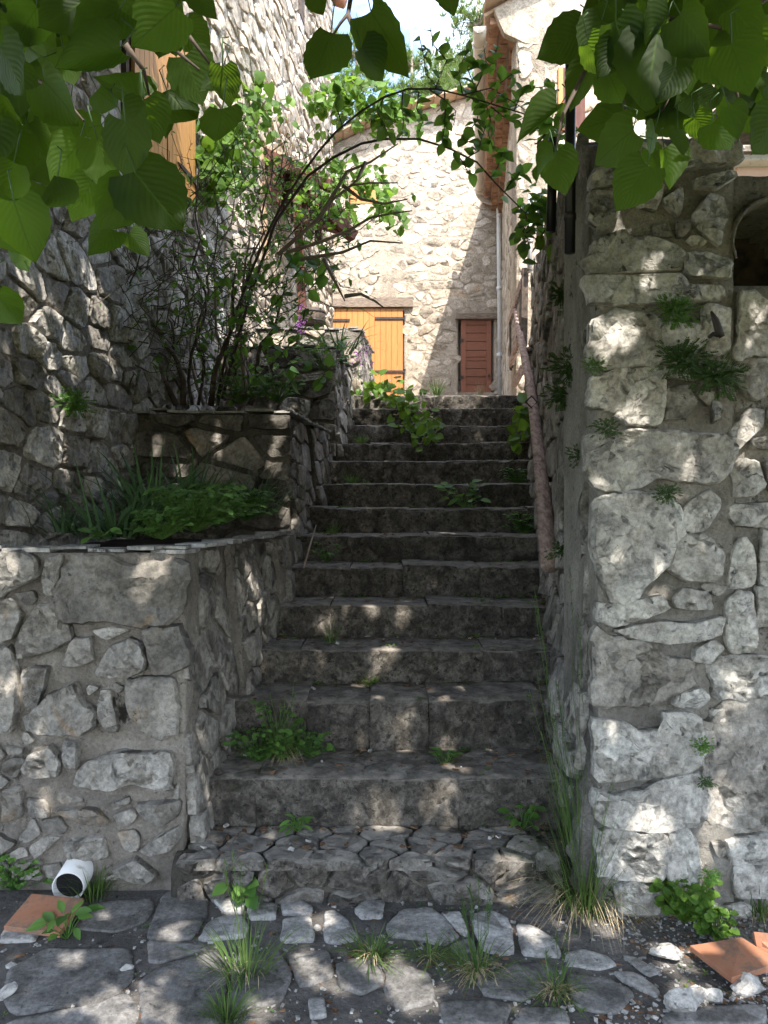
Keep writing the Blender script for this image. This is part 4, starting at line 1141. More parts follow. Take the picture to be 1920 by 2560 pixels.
def boulder(label, px, py, size, seed, mat=M_rubble, z=0.0, grp='loose broken stones on the ground', cat='rock', flat=.75):
    d = (EYE - z) * F / (py - HY); c = P(px, py, d) + Vector((0, 0, size * flat * .35))
    r = random.Random(seed); mb = MB(); nu, nv = 26, 16
    pl = [(Vector((r.uniform(-1, 1), r.uniform(-1, 1), r.uniform(-.6, 1))).normalized(), r.uniform(.42, .85)) for _ in range(14)]
    for j in range(nv + 1):
        th = math.pi * j / nv
        for i in range(nu):
            ph = 2 * math.pi * i / nu; v = Vector((math.sin(th) * math.cos(ph), math.sin(th) * math.sin(ph), math.cos(th)))
            k = 1.0
            for n_, o in pl:
                dt = v.dot(n_)
                if dt > 1e-3: k = min(k, o / dt)
            k *= 1 + .08 * noise.noise(v * 3 + Vector((seed, 0, 0)))
            v = v * k * size * .5
            mb.v.append(tuple(c + Vector((v.x * 1.25, v.y, v.z * flat))))
    for j in range(nv):
        for i in range(nu):
            q = (i + 1) % nu; mb.f.append((j * nu + i, (j + 1) * nu + i, (j + 1) * nu + q, j * nu + q))
    o = mb.build('rock', mat, None, True, sharp=18)
    tag(o, label, cat, grp)
rocks = [('white jagged rock just left of the big right hand terracotta tile', 1442, 2072, .11), ('largest white jagged rock near the bottom right of the paving', 1478, 2180, .13),
 ('pale angular rock below the right hand terracotta tile', 1622, 2148, .10), ('small pale rock between the largest jagged rock and the angular one', 1540, 2158, .07),
 ('flat pale shard leaning at the bottom left edge of the paving', 18, 2155, .07), ('small pale stone lying on the dark slab joint at left', 276, 2098, .05),
 ('small white stone chip beside the white triangular paving stone', 687, 2008, .035), ('tiny white chip near the left terracotta tile', 25, 2092, .04),
 ('small pale rock half buried near the foot of the grass clump', 1505, 2148, .05), ('pale pebble under the rightmost edge of the big tile', 1590, 2120, .04)]
for i, (l, x, y, s) in enumerate(rocks): boulder(l, x, y, s, 300 + i)
def crumbs(n, seed):
    r = random.Random(seed); out = []
    for _ in range(n):
        px = r.uniform(-20, 1680); py = 1950 + 280 * r.random()
        if r.random() < .45: px = r.uniform(1280, 1670); py = r.uniform(1960, 2220)
        x, y = gpt(px, py); out.append((x, y, .004))
    return out
chips('ground_crumbs', crumbs(1500, 4), .010, M_paver_l, 5, .6)
chips('pale_crumbs', crumbs(240, 14), .010, M_rubble, 15, .7)
chips('dead_leaves', crumbs(500, 24), .016, M_litter, 25, .2)

# ================================================================ VEGETATION
def rot_frame(d, n):
    """columns: side, along, normal"""
    d = Vector(d).normalized(); n = Vector(n); n = (n - d * n.dot(d))
    if n.length < 1e-4: n = d.orthogonal()
    n.normalize(); s = d.cross(n)
    return Matrix((s, d, n)).transposed()
def leaf_mesh(name, mat, m=9, cols=3, heart=True, fold=.18, curl=.25, serr=.03, wid=.80, seed=0, roll=0.0):
    """a unit long leaf along +Y with UVs; base at the origin"""
    r = random.Random(seed); v = []; f = []; uvs = []
    C = [i / cols for i in range(-cols, cols + 1)]
    for j in range(m + 1):
        t = j / m
        if heart: w = wid * .5 * (math.sin(math.pi * min(1, (t * .93 + .09)) ** .72) ** .72) * (1 - .28 * t ** 3) * (1 if t < .995 else .0)
        else: w = wid * .5 * math.sin(math.pi * (t ** .85)) ** .85 if 0 < t < 1 else .004
        if t > .995: w = .002
        for c in C:
            ww = w * (1 + (serr * (1 if j % 2 else -1) if abs(c) > .99 else 0))
            y = t - (heart and .13 * abs(c) ** 1.5 * max(0, 1 - t * 2.5) or 0) + (.05 * (1 - abs(c)) if heart and t > .7 else 0) * (t - .7) * 3
            x = c * ww
            z = fold * abs(x) * (1 - t * .5) - curl * t * t * .6 + roll * (abs(c) ** 3) * w * .9 + .03 * noise.noise(Vector((x * 5, y * 5, seed * 3.3))) + .012 * math.cos(t * 25 + abs(c) * 3) * abs(c)
            x *= (1 - .25 * abs(roll) * abs(c) ** 2)
            v.append((x, y, z)); uvs.append((c * .5 + .5, t))
    W = len(C); fu = []
    for j in range(m):
        for i in range(W - 1):
            a = j * W + i; q = (a, a + 1, a + W + 1, a + W); f.append(q); fu += [uvs[k] for k in q]
    me = bpy.data.meshes.new(name); me.from_pydata(v, [], f)
    u = me.uv_layers.new(name='UVMap'); u.data.foreach_set('uv', [c for p in fu for c in p])
    me.polygons.foreach_set('use_smooth', [True] * len(me.polygons)); me.materials.append(mat); me.update()
    return me
def put_leaf(me, base, d, n, size, parent, name='leaf'):
    o = bpy.data.objects.new(name, me)
    M = rot_frame(d, n).to_4x4(); M = M @ Matrix.Diagonal((size * R.uniform(.9, 1.1), size, size, 1))
    M.translation = Vector(base) - origin_of(parent)
    o.matrix_local = M
    link(o, parent)
    return o
def flat_leaf(mb, base, d, n, L, w, tint, pts=5, fold=.15, droop=.15):
    """one light leaf in a joined mesh"""
    F_ = rot_frame(d, n); k = len(mb.v); B = Vector(base)
    def q(x, y, z): return tuple(B + F_ @ Vector((x * L, y * L, z * L)))
    if pts == 5:
        mb.v += [q(0, 0, 0), q(w * .5, .38, fold * w), q(0, .45, 0), q(-w * .5, .38, fold * w), q(w * .32, .78, fold * w * .4 - droop * .5), q(-w * .32, .78, fold * w * .4 - droop * .5), q(0, 1.0, -droop)]
        for f in ((0, 1, 2), (0, 2, 3), (1, 4, 6, 2), (2, 6, 5, 3)): mb.f.append(tuple(k + i for i in f)); mb.tint.append(tint)
    else:
        mb.v += [q(0, 0, 0), q(w * .5, .45, fold * w), q(0, 1, -droop), q(-w * .5, .45, fold * w)]
        for f in ((0, 1, 2), (0, 2, 3)): mb.f.append(tuple(k + i for i in f)); mb.tint.append(tint)
def blade(mb, base, d, L, w, bend, tint, seg=5, side=None):
    d = Vector(d).normalized(); h = Vector((d.x, d.y, 0)); h = h.normalized() if h.length > 1e-3 else Vector((1, 0, 0))
    s = side or Vector((-h.y, h.x, 0)); k = len(mb.v); B = Vector(base)
    for i in range(seg + 1):
        t = i / seg; p = B + d * (L * t) + (h * .5 - Vector((0, 0, .75))) * (bend * L * t * t)
        ww = w * (1 - t ** 2.2) * .5 + .0002
        mb.v.append(tuple(p - s * ww)); mb.v.append(tuple(p + s * ww))
    for i in range(seg): a = k + 2 * i; mb.f.append((a, a + 1, a + 3, a + 2)); mb.tint.append(tint)
def rdir(r, up=.0):
    v = Vector((r.gauss(0, 1), r.gauss(0, 1), r.gauss(0, 1) + up)); return v.normalized()

# ---------------------------------------------------------------- the linden over the viewer
linden = thing('linden_tree', (2.6, -1.9, 0), 'linden tree whose big heart shaped leaves hang into the top of the view', 'tree')
mb = MB(); mb.tube([(2.6, -1.9, -.1), (2.57, -1.88, .6), (2.5, -1.8, 1.6), (2.35, -1.6, 2.6)], [.26, .20, .17, .15], 14, bumpy=.15); mb.build('trunk', M_bark, linden, True)
E1 = Vector((1, .34, 0)).normalized(); E2 = (Vector((0, 0, 1)) - SUN * SUN.z).normalized()
if E2.z < 0: E2 = -E2
def can_pt(a, b, t): return E1 * a + E2 * b + SUN * t
def t_min(a, b): return (1.95 + .213 * a - .064 * b) / 1.178
rc = random.Random(77)
limbs = []
for i, (a, b) in enumerate([(-1.2, 2.2), (-.6, 4.4), (.4, 6.4), (1.4, 5.2), (2.6, 6.3), (3.4, 4.2), (2.6, 2.4), (.8, 3.2), (.5, 1.6), (-1.6, 5.6)]):
    e = can_pt(a, b, t_min(a, b) + .7); s0 = Vector((2.38, -1.6, 2.55)); mid = s0.lerp(e, .5) + Vector((0, 0, .75))
    pts = [s0.lerp(mid, t).lerp(mid.lerp(e, t), t) + Vector((noise.noise(Vector((t * 5, i, 0))), noise.noise(Vector((i, t * 5, 3))), 0)) * .12 for t in [k / 8 for k in range(9)]]
    limbs.append(pts); mb = MB(); mb.tube(pts, [lerp(.07, .012, k / 8) for k in range(9)], 8, bumpy=.1); mb.build('branch', M_bark, linden, True)
# chosen sun spots, each a gap shaped into the crown: (point on the ground or wall, radius)
sunny = []
def lit(px, py, d, r_): p = P(px, py, d); sunny.append((p.dot(E1), p.dot(E2), r_ * .70))
def lit_g(px, py, r_, z=0.0): d = (EYE - z) * F / (py - HY); lit(px, py, d, r_)
for q in [(690, 1990, .05), (680, 2080, .11), (880, 2160, .10), (720, 2175, .06), (435, 1935, .05), (1235, 1990, .09), (1330, 1940, .10), (1448, 1915, .09), (1480, 1985, .12), (1580, 2065, .15), (1450, 2070, .09), (1300, 2010, .07), (560, 2190, .06), (1620, 2150, .06), (1500, 2150, .05), (500, 1965, .05), (1140, 2020, .04)]: lit_g(*q)
for q in [(800, 1762, 3.31, .07), (845, 1770, 3.31, .08), (900, 1775, 3.31, .06), (965, 1705, 3.31, .05), (980, 1760, 3.31, .04), (1105, 1880, 3.0, .06), (1000, 1650, 3.4, .04), (870, 1560, 3.7, .05), (865, 1600, 3.7, .04), (965, 1600, 3.7, .05), (960, 1525, 3.8, .04),
          (820, 1425, 4.1, .07), (850, 1395, 4.1, .05), (680, 1435, 4.1, .05), (1020, 1335, 4.49, .08), (860, 1340, 4.49, .06), (700, 1350, 4.49, .04), (1025, 1395, 4.1, .03), (950, 1135, 5.4, .04), (1180, 1130, 4.6, .03), (800, 1320, 4.5, .05), (780, 1610, 3.7, .03), (740, 1330, 4.5, .03),
          (30, 1215, 3.15, .10), (20, 1250, 3.15, .08), (345, 1240, 3.15, .05), (310, 1290, 3.15, .06), (350, 1265, 3.15, .04), (80, 1655, 3.15, .05), (20, 1500, 3.15, .05), (100, 1740, 3.15, .04), (560, 1350, 4.2, .04), (540, 1310, 4.2, .05), (480, 1260, 3.9, .03),
          (600, 930, 5.2, .07), (612, 900, 5.25, .05), (590, 1010, 5.2, .06), (620, 1120, 5.2, .07), (470, 980, 5.2, .05), (340, 990, 5.2, .04), (390, 1040, 5.2, .05),
          (220, 610, 4.6, .10), (100, 560, 4.0, .05), (95, 700, 4.0, .10), (130, 870, 4.1, .06), (70, 600, 3.9, .07), (150, 740, 4.3, .06), (200, 690, 4.6, .06),
          (1300, 690, 2.85, .06), (1330, 700, 2.85, .06), (1360, 720, 2.85, .05), (1420, 575, 2.85, .04), (1380, 885, 2.85, .05), (1500, 980, 2.85, .04), (1440, 1250, 2.85, .03), (1620, 700, 2.88, .07), (1630, 950, 2.88, .05), (1600, 1480, 2.88, .05),
          (700, 130, 1.15, .05), (825, 90, 1.12, .05), (808, 150, 1.15, .05), (1230, 90, 1.13, .06), (1300, 230, 1.13, .07), (1350, 300, 1.13, .06), (1500, 220, 1.13, .06), (1600, 120, 1.13, .06), (1220, 370, 1.13, .06), (1420, 130, 1.13, .06), (1650, 280, 1.13, .05), (330, 260, 1.0, .05), (480, 300, 1.0, .05), (90, 180, 1.0, .04), (250, 420, 1.0, .05), (400, 60, 1.0, .05),
          (1375, 400, 1.2, .07), (1280, 380, 1.15, .05), (1470, 310, 1.2, .06), (1560, 300, 1.2, .05), (1410, 300, 1.2, .05), (1310, 260, 1.15, .04), (215, 480, 1.1, .04), (160, 430, 1.1, .04), (20, 255, 1.2, .04), (480, 200, 1.3, .05)]: lit(*q)
def in_gap(a, b, pad=.02):
    for x, y, r_ in sunny:
        if (a - x) ** 2 + (b - y) ** 2 < (r_ + pad) ** 2: return True
    return False
can = MB()  # overhead crown leaves, shaped along the sun line to shade stairs and walls
def crown_edge(a): return 7.35 + .35 * noise.noise(Vector((a * 1.3, 4, 0))) + .25 * noise.noise(Vector((a * 4, 9, 0)))
for _ in range(90000):
    a = rc.uniform(-2.3, 4.5); b = rc.uniform(-.2, 7.9)
    if b > crown_edge(a) + rc.gauss(0, .15): continue
    if a < -.2 and b > 6.6 + rc.gauss(0, .2) + (a + .2) * -.1: continue
    tm = t_min(a, b); t = tm + .12 + 1.9 * rc.random() ** 1.1
    p = can_pt(a, b, t)
    if p.z < 2.35 or (p - Vector((0, 0, EYE))).length < 1.0: continue
    L = rc.uniform(.085, .14)
    n = rdir(rc, 1.4); d = rdir(rc, -.5); md = p + d * L * .5
    if in_gap(md.dot(E1), md.dot(E2), .032): continue
    flat_leaf(can, p, d, n, L, .95, rc.random(), 4)
can.build('foliage', M_canopy, linden, False, (0, 2, 4), kind='stuff')
# the leaves that hang into view, each one traced from base to tip
LM = [leaf_mesh('linden_leaf', M_leaf, 12, 4, True, f_, c_, .035, w_, sd, ro) for sd, (f_, c_, w_, ro) in enumerate([(.12, .20, .97, 0), (.35, .45, .90, .2), (.05, .10, 1.02, 0), (.6, .45, .86, .5), (-.15, .35, .95, -.3)])]
LMR = leaf_mesh('linden_leaf', M_leaf, 12, 4, True, .9, .4, .03, .72, 9, .8)
def tr(lst, ox, oy): return [((ox + a[0] * .5, oy + a[1] * .5), (ox + b[0] * .5, oy + b[1] * .5), *rest) for a, b, *rest in lst]
L1 = tr([((760, 30), (560, 205)), ((800, 110), (918, 235)), ((520, 40), (300, 170)), ((350, 10), (170, 130)), ((160, 30), (40, 220)), ((520, 210), (225, 270), 3), ((800, 240), (880, 460)),
 ((960, 285), (1000, 480), 2), ((960, 300), (875, 400)), ((960, 470), (935, 625)), ((720, 390), (862, 570), 1), ((600, 440), (445, 330), 3), ((620, 430), (690, 620)), ((420, 390), (530, 480)), ((520, 490), (665, 650), 1), ((300, 470), (255, 660)),
 ((190, 350), (400, 560)), ((50, 300), (110, 540)), ((0, 400), (60, 590)), ((30, 590), (130, 830)), ((-20, 690), (70, 880)), ((540, 520), (560, 780)), ((420, 600), (500, 840)), ((340, 620), (205, 780), 1), ((580, 740), (800, 1020), 0), ((560, 800), (430, 1010), 4),
 ((400, 780), (305, 955), 2), ((250, 760), (190, 930), 3), ((480, 990), (395, 1085)), ((500, 1010), (470, 1085)), ((560, 1005), (655, 1115), 1), ((60, 870), (155, 1165)), ((-30, 930), (90, 1110)), ((690, 530), (740, 612), 3), ((830, -30), (940, 75)),
 ((120, 540), (215, 710)), ((0, 200), (130, 420)), ((110, 90), (260, 260)), ((640, 10), (420, 60)), ((700, -30), (790, 120)), ((270, 200), (330, 380)), ((60, 100), (-30, 330)),
 ((440, 540), (330, 560)), ((90, 420), (190, 520)), ((-40, 560), (-10, 800)), ((250, 700), (330, 760)), ((60, 1070), (140, 1180)), ((60, 700), (20, 900)), ((-20, 1270), (110, 1420), 1), ((20, 480), (150, 640)), ((330, 90), (500, 220))], 0, 0)
L2 = tr([((1350, -30), (1400, 70)), ((1430, 140), (1350, 385), 1), ((1600, 50), (1790, 310), 4), ((1560, 200), (1690, 360), 1), ((1910, -80), (1955, 75)),
 ((1645, 30), (1690, 45))], 0, 0)
L3 = tr([((850, 130), (655, 250), 0), ((940, 90), (850, 290)), ((1060, 60), (890, 30)), ((1000, 90), (1080, 330)), ((1180, 150), (1120, 520), 2), ((1280, 60), (1440, 240)), ((1500, 30), (1650, 190)), ((1500, 190), (1590, 430), 2), ((900, 280), (780, 470), 1),
 ((960, 300), (1050, 470)), ((1050, 500), (820, 560), 2), ((1080, 560), (885, 720), 0), ((750, 475), (565, 590), 9), ((740, 655), (790, 855), 2), ((735, 680), (615, 775), 3), ((1140, 715), (1000, 910), 2), ((1170, 560), (1120, 670)), ((1270, 560), (1290, 690), 2),
 ((1200, 460), (1360, 570), 2), ((1420, 530), (1505, 655), 2), ((1490, 460), (1540, 590), 1), ((1540, 290), (1630, 430)), ((1690, 500), (1580, 665), 2), ((1210, 640), (1260, 815), 3), ((1570, 420), (1625, 520), 3), ((1150, 645), (1185, 730), 1), ((1350, 400), (1240, 540)),
 ((1360, -20), (1240, 160)), ((1610, -20), (1500, 150)), ((970, -20), (900, 60)), ((1260, 290), (1180, 460)), ((1430, 380), (1360, 500)), ((1100, 300), (1000, 420)), ((1400, 200), (1480, 380)), ((1300, 200), (1330, 420)), ((1650, 300), (1640, 480)), ((1120, -20), (1190, 160)), ((1230, 60), (1060, 190)),
 ((1460, -30), (1400, 130)), ((1020, 180), (920, 350)), ((1560, 130), (1690, 300)), ((1220, 480), (1160, 570)), ((1340, 500), (1420, 600)), ((1000, 250), (1180, 380)), ((880, 180), (960, 330))], 829.5, 0)
rl = random.Random(12)
nleaf = 0; twig_pts = []
for grp, dd in ((L1, 1.0), (L2, 1.15), (L3, 1.12)):
    for item in grp:
        (bx_, by_), (tx_, ty_) = item[0], item[1]; kind = item[2] if len(item) > 2 else rl.choice((0, 0, 1, 2, 4))
        pxl = math.hypot(tx_ - bx_, ty_ - by_); d0 = dd * rl.uniform(.86, 1.18)
        if pxl > 120: d0 = dd * rl.uniform(.80, .95)
        if pxl < 60: d0 = dd * rl.uniform(1.15, 1.35)
        B = P(bx_, by_, d0); T = P(tx_, ty_, d0 + rl.uniform(-.02, .035))
        d = T - B; view = (B - Vector((0, 0, EYE))).normalized()
        n = (view * 1.0 + Vector((rl.uniform(-.8, .8), rl.uniform(-.3, .3), rl.uniform(.0, 1.0)))).normalized()
        me = LMR if kind == 9 else LM[kind]
        put_leaf(me, B, d, n, d.length * rl.uniform(.88, 1.02), linden); nleaf += 1
        twig_pts.append((B, d, bx_, by_))
def fill(n, xr, yr, dr, ok=None):
    global nleaf
    for _ in range(n):
        px, py = rl.uniform(*xr), rl.uniform(*yr)
        if ok and not ok(px, py): continue
        d0 = rl.uniform(*dr); B = P(px, py, d0); an = rl.gauss(0, .8)
        d = Vector((math.sin(an), rl.uniform(-.3, .3), -math.cos(an)))
        n_ = ((B - Vector((0, 0, EYE))).normalized() + Vector((rl.uniform(-.6, .6), rl.uniform(-.4, .4), rl.uniform(.1, .9)))).normalized()
        put_leaf(rl.choice(LM), B, d, n_, rl.uniform(.075, .105), linden); nleaf += 1
fill(30, (-40, 380), (-60, 50), (1.3, 1.8))
fill(12, (-40, 90), (60, 400), (1.3, 1.7))
fill(40, (1290, 1700), (-60, 150), (1.25, 1.7))
fill(8, (1330, 1640), (150, 200), (1.25, 1.5))
# petioles and twigs joining the hanging leaves
def stem_group(name, lines, mat, parent, r0=.0016):
    for pts, ra, rb2 in lines:
        mb = MB(); n = len(pts); mb.tube(pts, [lerp(ra, rb2, i / max(1, n - 1)) for i in range(n)], 6); mb.build(name, mat, parent, True)
twl = []
for line in [[(0, 20, 1.15), (20, 100, 1.1), (60, 160, 1.08), (130, 200, 1.05), (180, 260, 1.02)], [(200, -30, 1.1), (290, 60, 1.05), (380, 110, 1.0), (430, 150, .98)], [(385, 30, 1.02), (410, 80, 1.0), (455, 140, 1.0)],
             [(760, -20, 1.2), (752, 30, 1.16), (735, 50, 1.15), (718, 78, 1.15)], [(752, 32, 1.16), (765, 65, 1.15), (780, 85, 1.15), (790, 105, 1.15)], [(806, -10, 1.15), (815, 12, 1.12), (820, 20, 1.1)],
             [(1680, -20, 1.2), (1560, 60, 1.18), (1450, 40, 1.16), (1370, 60, 1.15), (1290, 100, 1.14)], [(1450, 40, 1.16), (1480, 150, 1.14), (1430, 240, 1.13)], [(1560, 60, 1.18), (1580, 160, 1.16), (1600, 230, 1.16)], [(270, 95, 1.0), (310, 150, 1.02), (322, 205, 1.05)], [(1370, 60, 1.15), (1340, 200, 1.13), (1385, 350, 1.1)], [(1290, 100, 1.14), (1215, 250, 1.14), (1200, 330, 1.13)]]:
    twl.append(([P(*q) for q in line], .0042, .0016))
stem_group('twig', twl, M_twig, linden)
pet = MB()
for B, d, x, y in twig_pts:
    up_ = Vector((rl.uniform(-.015, .015), rl.uniform(-.01, .02), .05)); pet.tube([B + d * .02, B - d.normalized() * .015 + up_ * .4, B + up_ * .8], [.0008, .0009, .0010], 5)
pet.build('leaf_stalks', M_iris, linden, True, kind='stuff')

# ---------------------------------------------------------------- shrubs
SL = [leaf_mesh('shrub_leaf', M_shrub, 5, 2, False, .25, .15, .0, .72, 20), leaf_mesh('shrub_leaf', M_shrub, 5, 2, False, .5, .3, .0, .66, 21)]
IL = [leaf_mesh('creeper_leaf', M_ivy, 5, 2, True, .2, .2, .02, .85, 22)]
def wander(a, b, n, amp, seed):
    a, b = Vector(a), Vector(b)
    return [a.lerp(b, t) + amp * (a - b).length * Vector((noise.noise(Vector((t * 4, seed, 0))), noise.noise(Vector((seed, t * 4, 5))), noise.noise(Vector((3, seed, t * 4))) + .5 * math.sin(t * math.pi) * .3)) * math.sin(math.pi * min(1, t * 1.2) * .9) for t in [k / n for k in range(n + 1)]]
rsb = random.Random(31)
bush = thing('arching_shrub', tuple(P(560, 860, 5.9)), 'tangled arching shrub with small round leaves leaning out over the stairs', 'shrub')
# main arches traced over the stairs, with their side twigs
arch = [[(470, 860, 5.8), (500, 700, 5.6), (545, 580, 5.4), (580, 500, 5.2), (610, 440, 5.1), (645, 385, 5.0), (690, 325, 4.9), (725, 285, 4.8), (780, 240, 4.7), (829, 210, 4.6), (880, 192, 4.5), (945, 192, 4.4), (1005, 207, 4.4), (1070, 227, 4.4), (1130, 245, 4.4), (1150, 258, 4.4)],
        [(480, 860, 5.8), (540, 640, 5.5), (595, 480, 5.2), (665, 380, 5.0), (720, 340, 4.9), (780, 310, 4.8), (830, 300, 4.7), (905, 300, 4.6), (970, 320, 4.6), (1030, 350, 4.6), (1070, 395, 4.6), (1110, 435, 4.6), (1135, 460, 4.6), (1145, 500, 4.6)]]
nsl = 0
def leafy_twig(pts, n, size, parent, meshes, drop=.2, tip=True, spread=.9, nm='leaf'):
    global nsl
    m = len(pts) - 1
    for k in range(n):
        t = (k + rsb.random() * .6) / n; i = min(m - 1, int(t * m)); p = pts[i].lerp(pts[i + 1], t * m - i)
        ax = (pts[i + 1] - pts[i]).normalized(); d = (ax * .5 + rdir(rsb) * spread - Vector((0, 0, drop))).normalized()
        n_ = (Vector((rsb.uniform(-.6, .6), -.75, rsb.uniform(.1, .9)))).normalized()
        put_leaf(rsb.choice(meshes), p, d, n_, size * rsb.uniform(.7, 1.2), parent, nm); nsl += 1
for line in arch:
    pts = [P(*q) for q in line]
    mb = MB(); n = len(pts); mb.tube(pts, [lerp(.011, .003, i / (n - 1)) for i in range(n)], 8); mb.build('arching_stem', M_twig, bush, True)
side = [((940, 192), (965, 130), (935, 95), (930, 60), 10), ((1000, 205), (990, 160), (1000, 130), (1010, 110), 8), ((1040, 218), (1010, 150), (1060, 140), (1075, 100), 9), ((1060, 225), (1080, 180), (1105, 160), (1120, 190), 8),
        ((1110, 240), (1125, 205), (1150, 190), (1195, 185), 10), ((1150, 258), (1170, 225), (1190, 200), (1200, 190), 7), ((1020, 210), (1040, 165), (1050, 135), (1045, 100), 8), ((950, 195), (920, 160), (915, 120), (905, 75), 9),
        ((870, 195), (868, 230), (872, 260), (868, 298), 8), ((960, 195), (962, 250), (958, 290), (955, 310), 10), ((905, 198), (900, 235), (915, 260), (905, 285), 8), ((1040, 222), (1030, 260), (1010, 290), (1005, 310), 9),
        ((1010, 340), (1035, 325), (1040, 300), (1050, 270), 9), ((1060, 385), (1075, 360), (1085, 330), (1100, 325), 9), ((1090, 415), (1105, 390), (1120, 380), (1130, 370), 8), ((1135, 460), (1150, 440), (1165, 455), (1170, 470), 7),
        ((1140, 480), (1130, 500), (1140, 520), (1130, 530), 6), ((980, 325), (1000, 350), (1010, 370), (1030, 380), 5), ((830, 210), (815, 240), (830, 270), (840, 290), 6), ((740, 275), (730, 240), (735, 215), (728, 200), 6),
        ((1060, 230), (1085, 250), (1110, 265), (1130, 255), 8), ((1000, 205), (1060, 190), (1100, 215), (1140, 240), 9), ((925, 192), (960, 215), (985, 240), (980, 270), 6), ((1050, 225), (1060, 260), (1055, 290), (1065, 320), 9)]
for q in side:
    pts = [P(x, y, 4.5 + rsb.uniform(-.1, .1)) for x, y in q[:4]]
    mb = MB(); mb.tube(pts, [.0045, .004, .003, .002], 5); mb.build('twig', M_twig, bush, True)
    leafy_twig(pts, q[4] + 2, .080, bush, SL, .1)
for c, n, w in (((640, 540), 9, .085), ((690, 590), 6, .10), ((560, 590), 10, .085), ((600, 640), 10, .085), ((650, 570), 7, .10), ((530, 660), 9, .085), ((590, 700), 9, .08), ((480, 600), 8, .075), ((620, 740), 8, .08), ((700, 800), 6, .09), ((650, 790), 7, .085), ((560, 800), 8, .08)):
    a = P(c[0] - 25, c[1] + 40, 5.2); b = P(c[0] + 20, c[1] - 15, 5.0); pts = [a.lerp(b, t / 3) for t in range(4)]
    mb = MB(); mb.tube(pts, [.004, .003, .003, .002], 5); mb.build('twig', M_twig, bush, True)
    leafy_twig(pts, n, w, bush, SL, .25)
# grey dead branches reaching right
for line in [[(620, 545, 5.0), (700, 520, 4.9), (750, 500, 4.9), (800, 470, 4.8), (850, 460, 4.8), (890, 455, 4.8)], [(600, 550, 5.0), (690, 470, 4.95), (720, 430, 4.9), (760, 400, 4.9), (800, 395, 4.85), (860, 395, 4.8)],
             [(650, 560, 5), (740, 545, 4.9), (800, 520, 4.85), (870, 525, 4.8)], [(690, 470, 4.9), (750, 370, 4.9), (800, 350, 4.9), (860, 310, 4.9)], [(740, 400, 4.9), (780, 430, 4.9), (830, 440, 4.85), (880, 430, 4.8)],
             [(700, 560, 4.95), (720, 600, 4.9), (735, 630, 4.9), (745, 650, 4.9)], [(745, 640, 5), (780, 635, 4.95), (810, 650, 4.9), (830, 665, 4.9)], [(790, 350, 4.9), (770, 390, 4.9), (745, 410, 4.9)]]:
    pts = [P(*q) for q in line]; mb = MB(); n = len(pts); mb.tube(pts, [lerp(.014, .004, i / (n - 1)) for i in range(n)], 7, bumpy=.2); mb.build('dead_branch', M_dry, bush, True)
# upright stems out of the planter
for k, (xa, xb, ya) in enumerate([(395, 300, 420), (428, 470, 470), (440, 380, 500), (455, 520, 560), (490, 500, 430), (500, 560, 520), (525, 545, 480), (400, 340, 560), (300, 120, 470), (540, 620, 600), (415, 430, 350), (470, 600, 360), (380, 250, 640)]):
    dd_ = 5.75 + (k % 3) * .15
    pts = wander(P(xa, 875, dd_), P(xb, ya, dd_ - .1 - .25 * rsb.random()), 9, .14, k * 3.1)
    mb = MB(); mb.tube(pts, [lerp(.024 if k % 3 == 0 else .014, .004, i / 9) for i in range(10)], 7, bumpy=.25); mb.build('stem', M_dry if k in (2, 4, 6) else M_twig, bush, True)
# the mass of fine twigs and small leaves
tw = MB(); lv = MB()
def shape(px, py):
    e = ((px - 430) / 250) ** 2 + ((py - 640) / 250) ** 2
    e2 = ((px - 600) / 150) ** 2 + ((py - 520) / 170) ** 2
    return min(e, e2)
for k in range(720):
    px, py = rsb.uniform(150, 760), rsb.uniform(350, 870)
    if shape(px, py) > rsb.uniform(.5, 1.15): continue
    d0 = rsb.uniform(5.25, 6.3) if px > 330 else rsb.uniform(4.9, 5.7)
    a = P(px, py, d0); dr = Vector((rsb.gauss(.1, .6), rsb.gauss(-.1, .4), rsb.gauss(.35, .5))).normalized()
    L = rsb.uniform(.2, .75); b = a + dr * L
    if b.y < 4.7 and b.z < 2.3: continue
    pts = wander(a, b, 5, .25, k * 1.7)
    tw.tube(pts, [lerp(.0042, .0012, i / 5) * rsb.uniform(.7, 1.3) for i in range(6)], 4, False)
    dens = rsb.randint(2, 7) if px < 330 else rsb.randint(5, 16)
    for _ in range(dens):
        t = rsb.random(); i = min(4, int(t * 5)); p = pts[i].lerp(pts[i + 1], t * 5 - i)
        big = rsb.random() < .16
        flat_leaf(lv, p, rdir(rsb, .1), Vector((rsb.gauss(0, .5), -.6, rsb.gauss(.5, .4))), rsb.uniform(.05, .085) if big else rsb.uniform(.018, .034), .6, rsb.random(), 5 if big else 4)
tw.build('fine_twigs', M_twig, bush, True, kind='stuff'); lv.build('small_leaves', M_shrub, bush, False, kind='stuff')

